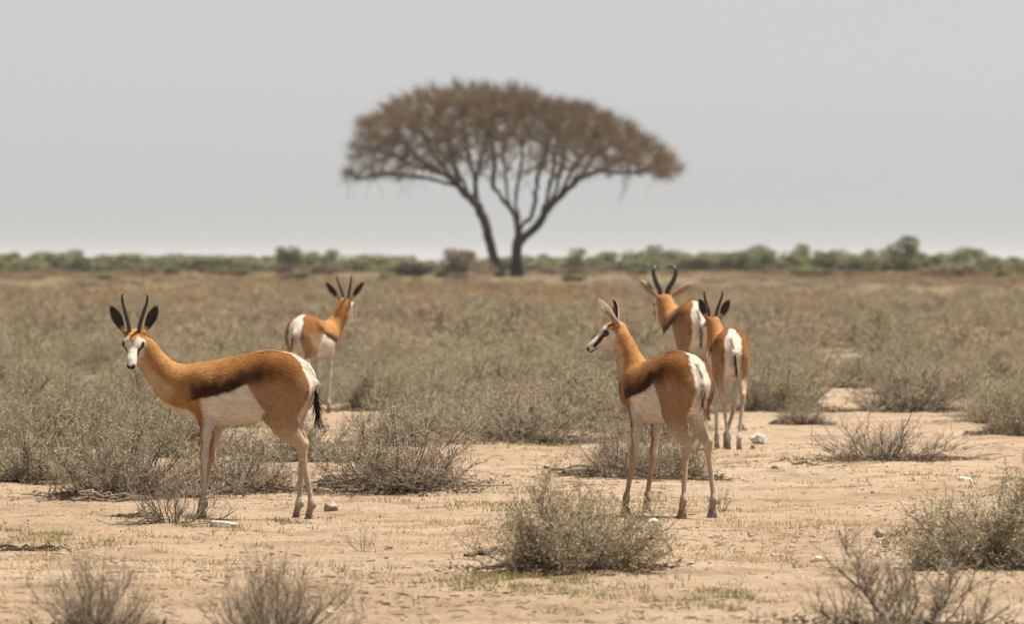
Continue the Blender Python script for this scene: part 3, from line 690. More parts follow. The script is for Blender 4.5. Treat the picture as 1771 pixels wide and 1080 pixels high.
# shrubs that can be told apart: photograph x, foot y, width and height in photograph pixels
NEAR = [
    ('dense0', 992, 1000, 300, 148, 'rounded olive-grey shrub standing alone on the sand in front of the young springbok'),
    ('dense0', 1755, 985, 335, 158, 'large leafy shrub on the sand with pale bent sticks at its foot'),
    ('bare0', 165, 1092, 225, 125, 'low dry brown bush without leaves, dark at its heart'),
    ('bare1', 478, 1098, 245, 145, 'dry leafless bush with one tall upright grey twig'),
    ('spread0', 1565, 1092, 370, 168, 'straggly dead-looking bush with long bare forking branches'),
    ('sprig0', 628, 948, 80, 46, 'tiny leafless sprig alone on bare sand beyond the dry bushes'),
    ('sparse0', 296, 912, 190, 88, 'bare twig bush at the front hooves of the broadside adult'),
    ('sprig1', 1246, 884, 60, 62, 'thin green sprig beside the hind hooves of the young springbok'),
    ('leafy2', 55, 838, 250, 150, 'dense grey-green shrub bordering a strip of green grass'),
    ('twiggy0', 215, 862, 270, 190, 'wide tangled shrub in front of the broadside adult, below its head'),
    ('twiggy1', 405, 850, 230, 125, 'low tangled shrub seen under the belly of the broadside adult'),
    ('leafy3', 120, 775, 240, 140, 'grey-green shrub beside pale stones behind the tangled shrubs'),
    ('leafy4', 330, 790, 240, 130, 'grey-green shrub close behind the broadside adult'),
    ('twiggy2', 690, 852, 290, 165, 'broad twiggy shrub with dark dead litter and a green tuft at its foot'),
    ('leafy5', 505, 800, 180, 100, 'small dark shrub between the hind legs of the broadside adult'),
    ('leafy0', 650, 716, 160, 85, 'shrub casting a dark hollow of shade beside a patch of grass'),
    ('twiggy3', 905, 765, 260, 125, 'shrub with a heap of dark dead branches at its foot'),
    ('leafy1', 1010, 740, 220, 120, 'bushy shrub next to the one with heaped dead branches'),
    ('twiggy4', 1075, 832, 190, 110, 'sparse shrub with long pale sticks by the front legs of the young springbok'),
    ('leafy2', 1160, 828, 170, 130, 'grey-green shrub seen between the legs of the young springbok'),
    ('leafy3', 1350, 716, 215, 118, 'full leafy shrub right beside the springbok seen squarely from the rear'),
    ('twiggy0', 1575, 716, 225, 120, 'round twiggy shrub near the white rubble clearing'),
    ('bare3', 1532, 800, 230, 92, 'low brown brush of upright bare twigs on the open sand'),
    ('leafy4', 1762, 757, 160, 120, 'green-tinged shrub spreading over grey twigs at the edge of the sand'),
    ('twiggy1', 1385, 736, 90, 45, 'small tuft of twigs beside a half-hidden grey stone'),
    ('leafy5', 1680, 690, 150, 75, 'low shrub at the edge of the reddish bare patch'),
    ('leafy0', 20, 720, 200, 115, 'tall pale shrub beside the stony gap'),
    ('twiggy2', 770, 735, 200, 110, 'spiky pale shrub behind the broad twiggy one'),
]
rr = np.random.default_rng(21)
placed = []
for key, px, py, w, h, lab in NEAR:
    x, y, z = spot(px, py); s = scale_at(py); W_, H_ = w / s, h / s
    y += W_ * .18; last_root = put_shrub(key, x, y, W_ * 1.17, H_ * (1.04 if py > 880 else .86), rr.uniform(0, 6.28), lab, name='sprig' if 'sprig' in key else 'shrub', cat='sprig' if 'sprig' in key else 'shrub')
    placed.append((x, y, W_ / 2))
    if 'sprig' in key or 'sparse' in key: continue
    nl = 1500; a_ = rr.uniform(0, 6.283, nl); r_ = W_ * .62 * np.sqrt(rr.random(nl)) * (1 + .25 * np.sin(a_ * 3 + px) + .15 * np.sin(a_ * 5)); lx, ly = r_ * np.cos(a_), r_ * np.sin(a_)
    p_ = np.stack([lx, ly, gz(x + lx, y + ly) - float(gz(x, y)) + rr.uniform(.002, .022, nl)], -1); d_ = norm(np.stack([rr.normal(0, 1, nl), rr.normal(0, 1, nl), rr.normal(0, .35, nl)], -1))
    V_, Q_ = leaf_quads(p_, d_, norm(np.stack([rr.normal(0, .6, nl), rr.normal(0, .6, nl), np.ones(nl)], -1)), rr.uniform(.012, .055, nl), rr.uniform(.004, .012, nl))
    lt_ = link('litter', make_mesh('litter', V_, Q_, None, np.repeat(rr.uniform(.12, .75, nl), 4)[:, None] * np.array([1, .9, .8]), (M_twig,), smooth=False), last_root); tag(lt_, 'fallen twigs and leaves under the shrub, darkened for its shade', kind='stuff')  # real litter, its tone kept dark to paint shade at the foot too
    lt_.scale = (1 / last_root.scale[0], 1 / last_root.scale[1], 1 / last_root.scale[2]); lt_.rotation_euler = (0, 0, -last_root.rotation_euler[2])

def photo_xy(x, y): return CX + FPX * x / y, HZ + FPX * CAMH / y
# keep clear: open sand and clearings, in photograph pixels (x0, y0, x1, y1) plus the animals' standing places
CLEAR = [(1225, 700, 1300, 800), (1408, 605, 1505, 700), (85, 655, 180, 715), (825, 600, 910, 645), (1615, 640, 1725, 700), (530, 690, 590, 740), (560, 715, 650, 735)]
HERD = [spot(423, 896)[:2], spot(1150, 897)[:2], spot(541, 719)[:2], spot(1189, 726)[:2], spot(1260, 776)[:2]]
def front_limit(px):                                     # photograph y below which the sand is open
    return np.interp(px, [-300, 0, 430, 480, 600, 820, 860, 1000, 1060, 1220, 1290, 1420, 1480, 1650, 1700, 2100], [800, 790, 800, 770, 790, 775, 735, 740, 780, 780, 705, 700, 690, 690, 735, 760])
pts = []
tries = 0; MAXD = 78.0
while tries < 9000 and len(pts) < 262:
    tries += 1
    y = 33 + (MAXD - 33) * math.sqrt(rr.random()) if rr.random() < .75 else rr.uniform(36, MAXD); x = rr.uniform(-1, 1) * (.0728 * y + 1.3)
    px, py = photo_xy(x, y); w = rr.uniform(.45, 1.20) * (1 if y > 42 else .8)
    if py > front_limit(px) - 6: continue
    if any(a < px < c and b < py < d for a, b, c, d in CLEAR): continue
    if any((x - hx) ** 2 + ((y - hy)) ** 2 < (.55 + w * .42) ** 2 for hx, hy in HERD): continue
    if abs(x - HERD[2][0] - .12) < .20 + w * .45 and -13 < y - HERD[2][1] < .3: continue
    if any((x - a) ** 2 + (y - b) ** 2 < (.92 * (w / 2 + r)) ** 2 for a, b, r in placed): continue
    placed.append((x, y, w / 2)); pts.append((x, y, w))
kinds = [f'leafy{k}' for k in range(6)] * 2 + [f'twiggy{k}' for k in range(5)]
def litter_quads(rg, nl, W_=1.0):
    a_ = rg.uniform(0, 6.283, nl); r_ = W_ * .60 * np.sqrt(rg.random(nl)) * (1 + .25 * np.sin(a_ * 3 + 1) + .15 * np.sin(a_ * 5)); p_ = np.stack([r_ * np.cos(a_), r_ * np.sin(a_), rg.uniform(.004, .045, nl)], -1)
    d_ = norm(np.stack([rg.normal(0, 1, nl), rg.normal(0, 1, nl), rg.normal(0, .35, nl)], -1)); V_, Q_ = leaf_quads(p_, d_, norm(np.stack([rg.normal(0, .6, nl), rg.normal(0, .6, nl), np.ones(nl)], -1)), rg.uniform(.015, .06, nl), rg.uniform(.005, .014, nl))
    return V_, Q_, np.repeat(rg.uniform(.10, .65, nl), 4)[:, None] * np.array([1, .9, .8])  # dark range: fallen litter plus shade painted in at the shrub's base
_v, _q, _c = litter_quads(np.random.default_rng(8), 1400); LITTER = make_mesh('litter', _v, _q, None, _c, (M_twig,), smooth=False)
LAND = [((*spot(300, 870)[:2],), 'behind the broadside adult'), ((*spot(30, 740)[:2],), 'by the stony gap'), ((*spot(541, 719)[:2],), 'around the distant springbok'),
        ((*spot(800, 760)[:2],), 'behind the broad twiggy shrub'), ((*spot(1010, 720)[:2],), 'beyond the face of the young springbok'), ((*spot(1215, 715)[:2],), 'around the ram'),
        ((*spot(1465, 640)[:2],), 'around the white rubble clearing'), ((*spot(1740, 690)[:2],), 'by the green-tinged shrub'), ((-4.2, 68.0), 'far beyond the broadside adult'), ((0.2, 70.0), 'far out before the thorn tree'), ((4.4, 70.0), 'far beyond the white rubble')]
for x, y, w in pts:
    key = kinds[rr.integers(len(kinds))]; h = w * rr.uniform(.24, .43)
    near_ = min(LAND, key=lambda L: (L[0][0] - x) ** 2 + ((L[0][1] - y) * .45) ** 2)[1]
    lab = ('large ' if w > .92 else 'small ' if w < .70 else 'middling ') + ('grey-green leafy' if 'leafy' in key else 'brownish twiggy') + ' shrub in scrub ' + near_
    o = put_shrub(key, x, y, w, h, rr.uniform(0, 6.28), lab, lab.replace('shrub', 'shrubs'))
    tag(link('litter', LITTER, o), kind='stuff')

# scrub beyond: past counting, one object whose points carry instances of a few lighter shrubs
def scatter(name, protos, P, rot, scl, which, label, cat=None):
    me = bpy.data.meshes.new(name); me.from_pydata([tuple(p) for p in P], [], [])
    for an, ty, val in (('rot', 'FLOAT', rot), ('which', 'INT', which)):
        a = me.attributes.new(an, ty, 'POINT'); a.data.foreach_set('value', np.asarray(val, np.float32 if ty == 'FLOAT' else np.int32))
    a = me.attributes.new('scl', 'FLOAT_VECTOR', 'POINT'); a.data.foreach_set('vector', np.asarray(scl, np.float32).ravel())
    o = link(name, me); tag(o, label, cat, kind='stuff')
    ng = bpy.data.node_groups.new(name, 'GeometryNodeTree'); n = ng.nodes; l = ng.links
    ng.interface.new_socket('Geometry', in_out='INPUT', socket_type='NodeSocketGeometry'); ng.interface.new_socket('Geometry', in_out='OUTPUT', socket_type='NodeSocketGeometry')
    gi = n.new('NodeGroupInput'); go = n.new('NodeGroupOutput'); ip = n.new('GeometryNodeInstanceOnPoints'); jn = n.new('GeometryNodeJoinGeometry')
    for pm in reversed(protos):
        src = bpy.data.objects.new(name + '_source', pm); oi = n.new('GeometryNodeObjectInfo'); oi.inputs['Object'].default_value = src; oi.inputs['As Instance'].default_value = True
        l.new(oi.outputs['Geometry'], jn.inputs[0])
    def named(an, ty):
        q = n.new('GeometryNodeInputNamedAttribute'); q.data_type = ty; q.inputs[0].default_value = an; return q.outputs[0]
    cx = n.new('ShaderNodeCombineXYZ'); l.new(named('rot', 'FLOAT'), cx.inputs[2])
    l.new(gi.outputs[0], ip.inputs['Points']); l.new(jn.outputs[0], ip.inputs['Instance']); ip.inputs['Pick Instance'].default_value = True
    l.new(named('which', 'INT'), ip.inputs['Instance Index']); l.new(cx.outputs[0], ip.inputs['Rotation']); l.new(named('scl', 'FLOAT_VECTOR'), ip.inputs['Scale']); l.new(ip.outputs[0], go.inputs[0])
    md = o.modifiers.new('scatter', 'NODES'); md.node_group = ng
    return o

def far_shrub_mesh(seed, leafmat):
    br, fo = shrub_parts(seed, n1=26, n2=200, n3=700, leaves=2300, leaf=(.019, .0095), thick=1.7, low_sticks=0)
    B = Bag()
    for bag, m in ((br, 0), (fo, 1)):
        q = np.concatenate(bag.q); B.add(np.concatenate(bag.v), q, None, np.concatenate(bag.c), m)
    V_, Q_, C_ = litter_quads(np.random.default_rng(seed), 420); B.add(V_, Q_, None, C_, 0)  # dark litter also paints a shaded base under the far shrub
    return B.mesh('far_shrub', (M_twig, leafmat), smooth=False)
FARP = [far_shrub_mesh(500 + k, M_leaf if k % 3 else M_leaf_dry) for k in range(6)]
rf = np.random.default_rng(5); P, S, Rz, Wh = [], [], [], []
cells = {}
def far_try(x, y, w):
    key = (int(x // 1.2), int(y // 1.2))
    for i in (-1, 0, 1):
        for j in (-1, 0, 1):
            for a, b in cells.get((key[0] + i, key[1] + j), ()):
                if (a - x) ** 2 + (b - y) ** 2 < (.74 * w) ** 2 + .3: return False
    cells.setdefault(key, []).append((x, y)); return True
for _ in range(7000):
    u = rf.random(); y = MAXD + (265 - MAXD) * u ** 1.2; x = rf.uniform(-1, 1) * (.0728 * y + 2.5); w = rf.uniform(.5, 1.6)
    dens = 1.0 - .90 * smooth01((y - 118) / 90)
    if rf.random() > dens: continue
    if math.sin(x * .55 + 1.3) * math.sin(y * .11 + x * .2) > .80: continue
    px, py = photo_xy(x, y)
    if any(a < px < c and b < py < d for a, b, c, d in CLEAR): continue
    if not far_try(x, y, w): continue
    P.append((x, y, float(gz(x, y)))); S.append((w, w, w * rf.uniform(.42, .85) * (1 - .45 * float(smooth01((y - 120) / 80))))); Rz.append(rf.uniform(0, 6.28)); Wh.append(rf.integers(0, 6))
scatter('scrubland', FARP, P, Rz, S, Wh, 'grey-brown scrub covering the plain as far as the lone tree')
print('shrubs', len(pts), 'far', len(P))

# ------------------------------------------------------------------ the lone umbrella thorn
TREE_D = 300.0
def build_acacia():
    st = FPX / TREE_D; bx, by = (893 - CX) / st, TREE_D; bz = float(gz(bx, by)); rg = np.random.default_rng(42)
    q = lambda px, py, d=0.0: np.array([(px - 893) / st, d, (477 - py) / st])
    root = empty('acacia_tree', (bx, by, bz)); tag(root, 'lone flat-topped thorn tree with two dark trunks and a wide brown crown', 'tree')
    # the trunks and main limbs
    LIMBS = [
        [q(894, 484), q(894, 445), q(896, 420), q(896, 395, -.1)],                                                      # right trunk
        [q(896, 395, -.1), q(891, 372, -.2), q(882, 357, -.3), q(866, 338, -.5), q(852, 320, -.9), q(840, 300, -1.3)],
        [q(896, 395, -.1), q(897, 368, .3), q(891, 342, .8), q(902, 325, 1.3), q(915, 312, 2.0)],
        [q(896, 420), q(908, 408, .1), q(922, 395, .2), q(934, 382, .2), q(945, 362, .1), q(962, 343, .0), q(981, 327, -.2), q(1002, 308, -.4), q(1024, 296, -.6), q(1058, 284, -.9)],
        [q(896, 395, -.1), q(910, 382, -.3), q(921, 366, -.7), q(927, 336, -1.4), q(931, 312, -2.0)],
        [q(945, 362, .1), q(948, 335, .8), q(956, 312, 1.6), q(968, 292, 2.4)],
        [q(867, 487, -.4), q(858, 455, -.35), q(850, 430, -.2), q(843, 400, -.1), q(836, 376, 0), q(827, 356, .1)],     # left trunk, leaning
        [q(827, 356, .1), q(812, 340, .0), q(798, 326, -.1), q(786, 312, -.3), q(770, 300, -.6), q(745, 284, -1.0), q(715, 270, -1.3)],
        [q(827, 356, .1), q(823, 335, .6), q(820, 315, 1.2), q(816, 293, 1.9), q(812, 270, 2.4)],
        [q(786, 318, -.2), q(760, 311, .5), q(728, 304, 1.2), q(690, 298, 1.6), q(655, 299, 1.7), q(625, 306, 1.6)],
        [q(798, 326, -.1), q(790, 300, -1.2), q(786, 280, -2.2), q(780, 262, -3.0)],
    ]
    FANS = [((833, 368, 0), (735, 235, -2.5)), ((812, 340, 0), (765, 225, 1.5)), ((824, 340, .4), (800, 205, -1.0)), ((821, 318, 1.1), (845, 215, 3.0)), ((786, 312, -.3), (690, 235, -.5)), ((770, 300, -.6), (655, 255, 1.0)),
            ((852, 320, -.9), (850, 205, -3.0)), ((884, 360, -.3), (870, 240, 2.5)), ((891, 342, .8), (905, 225, -.5)), ((921, 366, -.7), (950, 235, -3.0)), ((934, 382, .2), (962, 250, 3.2)), ((945, 362, .1), (985, 225, .2)), ((962, 343, 0), (1030, 232, -2.2)), ((981, 327, -.2), (1055, 245, 1.8)), ((1002, 308, -.4), (1090, 262, .2)), ((1024, 296, -.6), (1130, 285, -1.2))]
    for a, b in FANS:
        A0, B0 = q(*a), q(*b); m = (A0 + B0) / 2 + np.array([rg.normal(0, .15), rg.normal(0, .2), -.18]) ; LIMBS.append([A0, (A0 + m) / 2 + rg.normal(0, .08, 3), m, (m + B0) / 2 + rg.normal(0, .1, 3), B0])
    nodes, par, skel = [], [], []
    def find(p):
        if not nodes: return -1
        d = np.linalg.norm(np.array(nodes) - p, axis=1); return int(np.argmin(d)) if d.min() < .6 else -1
    for li, L in enumerate(LIMBS):
        C = spline(L, max(6, int(sum(np.linalg.norm(np.diff(np.array(L), axis=0), axis=1)) / .28)))
        pr = find(C[0])
        for i, p in enumerate(C):
            if i == 0 and pr >= 0: continue
            nodes.append(p + (0 if i < 2 else rg.normal(0, .025, 3))); par.append(pr); skel.append(li + 1); pr = len(nodes) - 1
    # crown volume: top and underside profiles read off the outline, turned into a round plan
    TX = [597, 606, 622, 650, 700, 760, 830, 900, 940, 965, 1000, 1050, 1110, 1150, 1184]; TY = [300, 245, 205, 180, 158, 146, 141, 147, 160, 174, 176, 188, 222, 250, 288]
    BX = [597, 650, 700, 770, 840, 880, 920, 960, 1010, 1060, 1110, 1165, 1184]; BY = [316, 301, 290, 272, 248, 232, 236, 252, 270, 286, 300, 318, 298]
    xc, hw, hd = 885.0, 300.0, 6.2
    def prof(u, v, X, Y):                                # u in photograph pixels from the axis, v depth in metres
        r = np.sqrt(u ** 2 + (v / hd * hw) ** 2); w = (1 + u / np.maximum(r, 1e-6)) / 2
        return np.interp(xc + r, X, Y) * w + np.interp(xc - r, X, Y) * (1 - w), r
    A = []
    while len(A) < 6500:
        u = rg.uniform(-hw, hw, 4000); v = rg.uniform(-hd, hd, 4000); t, r = prof(u, v, TX, TY); b, _ = prof(u, v, BX, BY); ok = r < hw * .985
        f = rg.random(4000) ** 1.0; py = t + (b - t) * f ** 1.15
        ok &= rg.random(4000) < np.where(f > .45, .55, 1.0)
        for k in np.nonzero(ok)[0]: A.append(q(xc + u[k], py[k], v[k]))
    A = np.array(A[:5600])
    nodes = [np.array(p) for p in nodes]; step, kill, reach = .24, .34, 4.5
    Nn = np.array(nodes); d2 = ((A[:, None] - Nn[None]) ** 2).sum(-1); near = d2.argmin(1); nd = d2.min(1); live = np.ones(len(A), bool); seen = set()
    for it in range(120):
        idx = np.nonzero(live & (nd < reach ** 2))[0]
        if len(idx) == 0: break
        dirs = norm(A[idx] - Nn[near[idx]]); acc = {}
        S = np.zeros((len(Nn), 3)); np.add.at(S, near[idx], dirs); act = np.unique(near[idx]); new = []
        for a in act:
            d = S[a]; ln = np.linalg.norm(d)
            if ln < 1e-3: continue
            p = Nn[a] + step * norm(d / ln + rg.normal(0, .18, 3)); key = (int(a), tuple(np.round(p, 1)))
            if key in seen: continue
            seen.add(key); new.append(p); par.append(int(a)); skel.append(0)
        if not new: break
        new = np.array(new); base = len(Nn); Nn = np.concatenate([Nn, new])
        dd = ((A[:, None] - new[None]) ** 2).sum(-1); j = dd.argmin(1); m = dd[np.arange(len(A)), j]; up = m < nd; near[up] = j[up] + base; nd[up] = m[up]
        live &= nd > kill ** 2
        if len(Nn) > 9000: break
    n = len(Nn); par = np.array(par[:n]); skel = np.array(skel[:n]); r = np.zeros(n); kids = np.zeros(n, int)
    for i in range(n - 1, -1, -1):
        if kids[i] == 0: r[i] = .0150 ** 2.35
        if par[i] >= 0: r[par[i]] += r[i]; kids[par[i]] += 1
    r = r ** (1 / 2.35); r = np.minimum(r, .30)
    flare = np.where((skel > 0) & (Nn[:, 2] < .5), 1.25, 1.0); r = r * flare
    # tubes, one short segment per node; trunks and limbs apart from the finer boughs
    V0 = Nn[np.maximum(par, 0)]; has = par >= 0; r0 = np.minimum(r[np.maximum(par, 0)], r * 1.35)
    def part(name, mask):
        m = mask & has; P = np.stack([V0[m], Nn[m]], 1); P[:, 1] += norm(P[:, 1] - P[:, 0]) * (r[m] * .4)[:, None]
        T = norm(P[:, 1] - P[:, 0]); V, Q, Tt = tubes(P, np.stack([r0[m], r[m]], 1), 7 if 'trunk' in name else 4, cap=False)
        link(name, make_mesh(name, V, Q, Tt, col=np.ones((len(V), 3)), mats=(M_bark,)), root)
    for li in range(len(LIMBS)): part('trunk' if li in (0, 6) else 'limb', skel == li + 1)
    part('boughs', skel == 0)
    # fine twig sprays over every outer bough
    tip = np.nonzero((r < .040) & (skel == 0))[0]; ns = 82000; u_ = Nn[tip][:, 0] * st + 893 - xc; tt_, _ = prof(u_, Nn[tip][:, 1], TX, TY); bb_, _ = prof(u_, Nn[tip][:, 1], BX, BY); fz = (477 - Nn[tip][:, 2] * st - tt_) / np.maximum(bb_ - tt_, 8); pw = np.clip(1.15 - 1.05 * fz, .07, 1); i = rg.choice(tip, ns, p=pw / pw.sum()); d0 = norm(Nn[i] - V0[i])
    out = norm((Nn[i] - q(890, 345)) * np.array([1, 1, .8])); d = norm(d0 * .40 + out * .85 + rg.normal(0, .30, (ns, 3)) + (0, 0, .05))
    p = Nn[i] + d0 * rg.uniform(-.25, .05, (ns, 1)) + rg.normal(0, .10, (ns, 3)); ln = rg.uniform(.18, .62, ns); side = norm(np.cross(d, rg.normal(0, 1, (ns, 3)))) * rg.uniform(.0045, .0088, ns)[:, None]
    V = np.stack([p - side, p + side, p + d * ln[:, None]], 1).reshape(-1, 3); clump = .9 + .2 * np.sin(Nn[i][:, 0] * 1.7) * np.sin(Nn[i][:, 2] * 2.1 + Nn[i][:, 1])
    tone = (rg.uniform(.7, 1.3, ns) * clump)[:, None] * np.where(rg.random((ns, 1)) < .3, np.array([.95, 1.05, .8]), np.array([1.05, .97, 1.0]))
    cr = link('crown', make_mesh('crown', V, None, np.arange(3 * ns).reshape(-1, 3), col=np.repeat(tone, 3, 0), mats=(M_acacia,), smooth=False), root)
    # a few dead twigs hanging below the crown
    hang = rg.choice(np.nonzero((r < .05) & (Nn[:, 2] < q(0, 300)[2]))[0], 26); s = np.linspace(0, 1, 5); dn = norm(np.stack([rg.normal(0, .5, 26), rg.normal(0, .5, 26), -np.ones(26)], -1))
    PH = Nn[hang][:, None] + dn[:, None] * (rg.uniform(.4, 1.3, 26)[:, None] * s)[..., None]; PH[:, 1:] += rg.normal(0, .05, (26, 4, 3))
    V, Q, T = tubes(PH, np.tile(np.linspace(.012, .005, 5), (26, 1)), 3); tag(link('hanging_twigs', make_mesh('hanging_twigs', V, Q, T, col=np.ones((len(V), 3)), mats=(M_bark,)), root), kind='stuff')
    print('acacia nodes', n)
build_acacia()

# ------------------------------------------------------------------ far tree line and the bushes before it
def far_bush(seed, leafmat, lumps=14, leaves=2600, H=1.0, size=.10):
    """crown of many leaf faces in uneven lumps over a few stems, 1 m wide and H tall"""
    rg = np.random.default_rng(seed); B = Bag()
    c = np.stack([rg.normal(0, .23, lumps), rg.normal(0, .23, lumps), rg.uniform(.22, .86, lumps) * H], -1); c[:, :2] *= (1.15 - .55 * c[:, 2:] / H); rad = rg.uniform(.12, .24, lumps)
    i = rg.integers(0, lumps, leaves); dr = norm(rg.normal(0, 1, (leaves, 3))); p = c[i] + dr * (rad[i] * rg.uniform(.45, 1.12, leaves))[:, None] * np.array([1, 1, .85 * H ** .5]); p[:, 2] = np.maximum(p[:, 2], .03)
    d = norm(dr + rg.normal(0, .6, (leaves, 3))); V, Q = leaf_quads(p, d, norm(rg.normal(0, 1, (leaves, 3)) + (0, 0, .8)), size * rg.uniform(.5, 1.3, leaves), size * .5 * rg.uniform(.6, 1.3, leaves))
    t = (rg.uniform(.75, 1.25, leaves) * (.85 + .3 * rg.random(lumps)[i]))[:, None] * np.array([1, 1, 1]); fo = Bag(); fo.add(V, Q, None, np.repeat(t, 4, 0))
    n1 = 9; s = np.linspace(0, 1, 5); e = c[rg.integers(0, lumps, n1)]; b0 = np.stack([rg.normal(0, .03, n1), rg.normal(0, .03, n1), -.05 + 0 * rg.random(n1)], -1)
    P = b0[:, None] + (e - b0)[:, None] * s[None, :, None]; P[:, 1:-1] += rg.normal(0, .02, (n1, 3, 3)); br = Bag(); V, Q, T = tubes(P, np.tile(np.linspace(.022, .006, 5), (n1, 1)), 4, cap=False); br.add(V, Q, T, np.full((len(V), 3), .6))
    return br.mesh('trunk', (M_twig,)), fo.mesh('crown', (leafmat,), smooth=False)
FB = [far_bush(700 + k, M_far_leaf, H=(.9, 1.1, .8, 1.3)[k], lumps=(14, 18, 12, 16)[k]) for k in range(4)]
FBB = [far_bush(720 + k, M_far_brown, H=1.0, lumps=16, leaves=3200, size=.07) for k in range(2)]
def put_far(meshes, x, y, w, h, label, group=None, name='far_bush', cat='bush'):
    o = empty(name, (x, y, float(gz(x, y)) - .05), rr.uniform(0, 6.28), (w, w, h)); tag(o, label, cat, group); link('trunk', meshes[0], o); link('crown', meshes[1], o)
rt = np.random.default_rng(77)
TL = 225
for k in range(TL):                                      # tree line
    row = k % 3; D = (430, 480, 540)[row] + rt.uniform(-20, 20); s = FPX / D; px = -60 + (k + rt.uniform(-.4, .4)) * 1890 / TL; x = (px - CX) / s
    g = float(gz(x, D)); top = np.interp(px, [0, 250, 480, 700, 850, 950, 1200, 1400, 1771], [443, 446, 447, 447, 449, 448, 441, 441, 445]) + rt.normal(0, 4.5)
    h = max(.55, (HZ + (CAMH - g) * s - top) / s); w = rt.uniform(1.5, 2.8)
    where = 'behind the lone thorn tree' if 760 < px < 1010 else 'beyond the ram' if 1010 <= px < 1380 else 'around the tallest far bush' if px >= 1380 else 'behind the distant springbok' if px > 420 else 'beyond the broadside adult'
    lab = ('tall' if h > 1.12 else 'low') + (' broad' if w > 2.2 else ' narrow') + ' green bush in the far tree line ' + where
    put_far(FB[rt.integers(0, 4)], x, D, w, h / 1.0, lab, lab.replace('bush ', 'bushes ', 1))
def single(meshes, px, base, w, top, D, label):
    D = 405 if D > 450 else D; s = FPX / D; x = (px - CX) / s; g = float(gz(x, D)); put_far(meshes, x, D, w / s, ((HZ + (CAMH - g) * s) - top) / s * .97, label)
single(FB[1], 497, 475, 50, 428, 520, 'round green bush rising above the far tree line behind the distant springbok')
single(FB[3], 1566, 475, 72, 420, 520, 'tallest green bush of the far tree line, with a notched top')
single(FB[0], 1500, 475, 60, 436, 500, 'dark rounded bush next to the tallest bush of the far tree line')
single(FB[2], 672, 492, 40, 464, 250, 'small bright yellow-green bush below the far tree line')
single(FBB[0], 806, 488, 90, 425, 285, 'brown leafless bush at the foot of the leaning trunk')
single(FBB[1], 720, 486, 90, 445, 300, 'pinkish brown bush between the yellow-green bush and the thorn tree')
single(FBB[0], 497, 486, 50, 452, 290, 'purplish brown bush below the round green one')
single(FBB[1], 565, 482, 60, 447, 330, 'faint brown bush above the horns of the distant springbok')
single(FBB[1], 1640, 490, 120, 448, 280, 'wide brown bush below the tallest green one')
single(FBB[0], 1745, 480, 70, 455, 300, 'brown bush next to the wide brown one')

for k in range(44):                                      # low bushes on the grass before the tree line
    D = rt.uniform(235, 390); s = FPX / D; px = rt.uniform(-40, 1810); x = (px - CX) / s; brown = rt.random() < .6
    if abs(px - 880) < 45 and D < 310: continue
    lab = ('low brown' if brown else 'low olive') + ' bush on the dry grass before the far tree line'
    put_far(FBB[k % 2] if brown else FB[k % 4], x, D, rt.uniform(.7, 2.2), rt.uniform(.25, .55), lab, lab.replace('bush', 'bushes'))

# ------------------------------------------------------------------ stones
def rock_mesh(seed, flat=1.0, cuts=16):
    rg = np.random.default_rng(seed); V, Q = uv_ball(1.0, 22, 14); pn = norm(rg.normal(0, 1, (cuts, 3))); pd = rg.uniform(.62, 1.0, cuts)
    c = V @ pn.T; r = np.where(c > .05, pd / np.maximum(c, .05), 9).min(1); V = V * np.minimum(r, 1.15)[:, None] * (1 + .04 * np.sin(V @ rg.normal(0, 6, 3)))[:, None]
    return V * np.array([1, .8, .72 * flat]), Q
def stone(px, py, w, h, mat, label, seed, name='stone', flat=1.0, group=None):
    x, y, z = spot(px, py); s = scale_at(py); V, Q = rock_mesh(seed, 1.0); e = V.max(0) - V.min(0); W_, H_ = w / s, h / s
    V = V / e * np.array([W_, W_ * .8, H_ * 1.25]); o = link(name, make_mesh(name, V, Q, mats=(mat,), smooth=False), loc=(x, y + W_ * .3, z + H_ * .36)); tag(o, label, 'stone', group); return o
stone(385, 916, 54, 14, M_stone_w, 'flat white slab of rock lying near the bare twig bush', 1)
stone(573, 884, 26, 17, M_stone_g, 'pinkish grey stone beside the hind hooves of the broadside adult', 2)
stone(1312, 767, 31, 20, M_stone_w, 'white-topped stone near the springbok seen squarely from the rear', 3)
stone(1284, 748, 18, 13, M_stone_g, 'brown stone just behind the white-topped stone', 4)
stone(1386, 731, 26, 17, M_stone_g, 'grey stone half hidden by a small tuft of twigs', 5)
stone(1667, 838, 30, 11, M_stone_w, 'low pale stone on open sand before the large leafy shrub', 6)
stone(1411, 972, 23, 11, M_stone_w, 'small white stone on sand near the straggly dead-looking bush', 7)
stone(1521, 929, 18, 17, M_stone_g, 'blocky stone with one dark side above the straggly bush', 8)
stone(1128, 908, 20, 9, M_stone_w, 'white stone at the front hooves of the young springbok', 9)
stone(1342, 809, 18, 7, M_stone_g, 'flat dark stone near a dry stick on the sand', 10)
stone(1303, 776, 9, 8, M_stone_g, 'small brown stone in front of the white-topped stone', 11)
stone(905, 965, 22, 8, M_stone_w, 'pale pebble under the edge of the rounded olive-grey shrub', 12)
for k in range(26):                                      # white rubble in the clearings
    ax, ay = ((1465, 632), (1480, 648), (128, 672), (1745, 632))[k % 4]; px, py = ax + rt.normal(0, 22), ay + rt.normal(0, 4)
    stone(px, py, rt.uniform(8, 24), rt.uniform(5, 11), M_stone_w, 'white rubble stone in a gap of the scrub', 40 + k, group='white rubble stones in the scrub gaps')

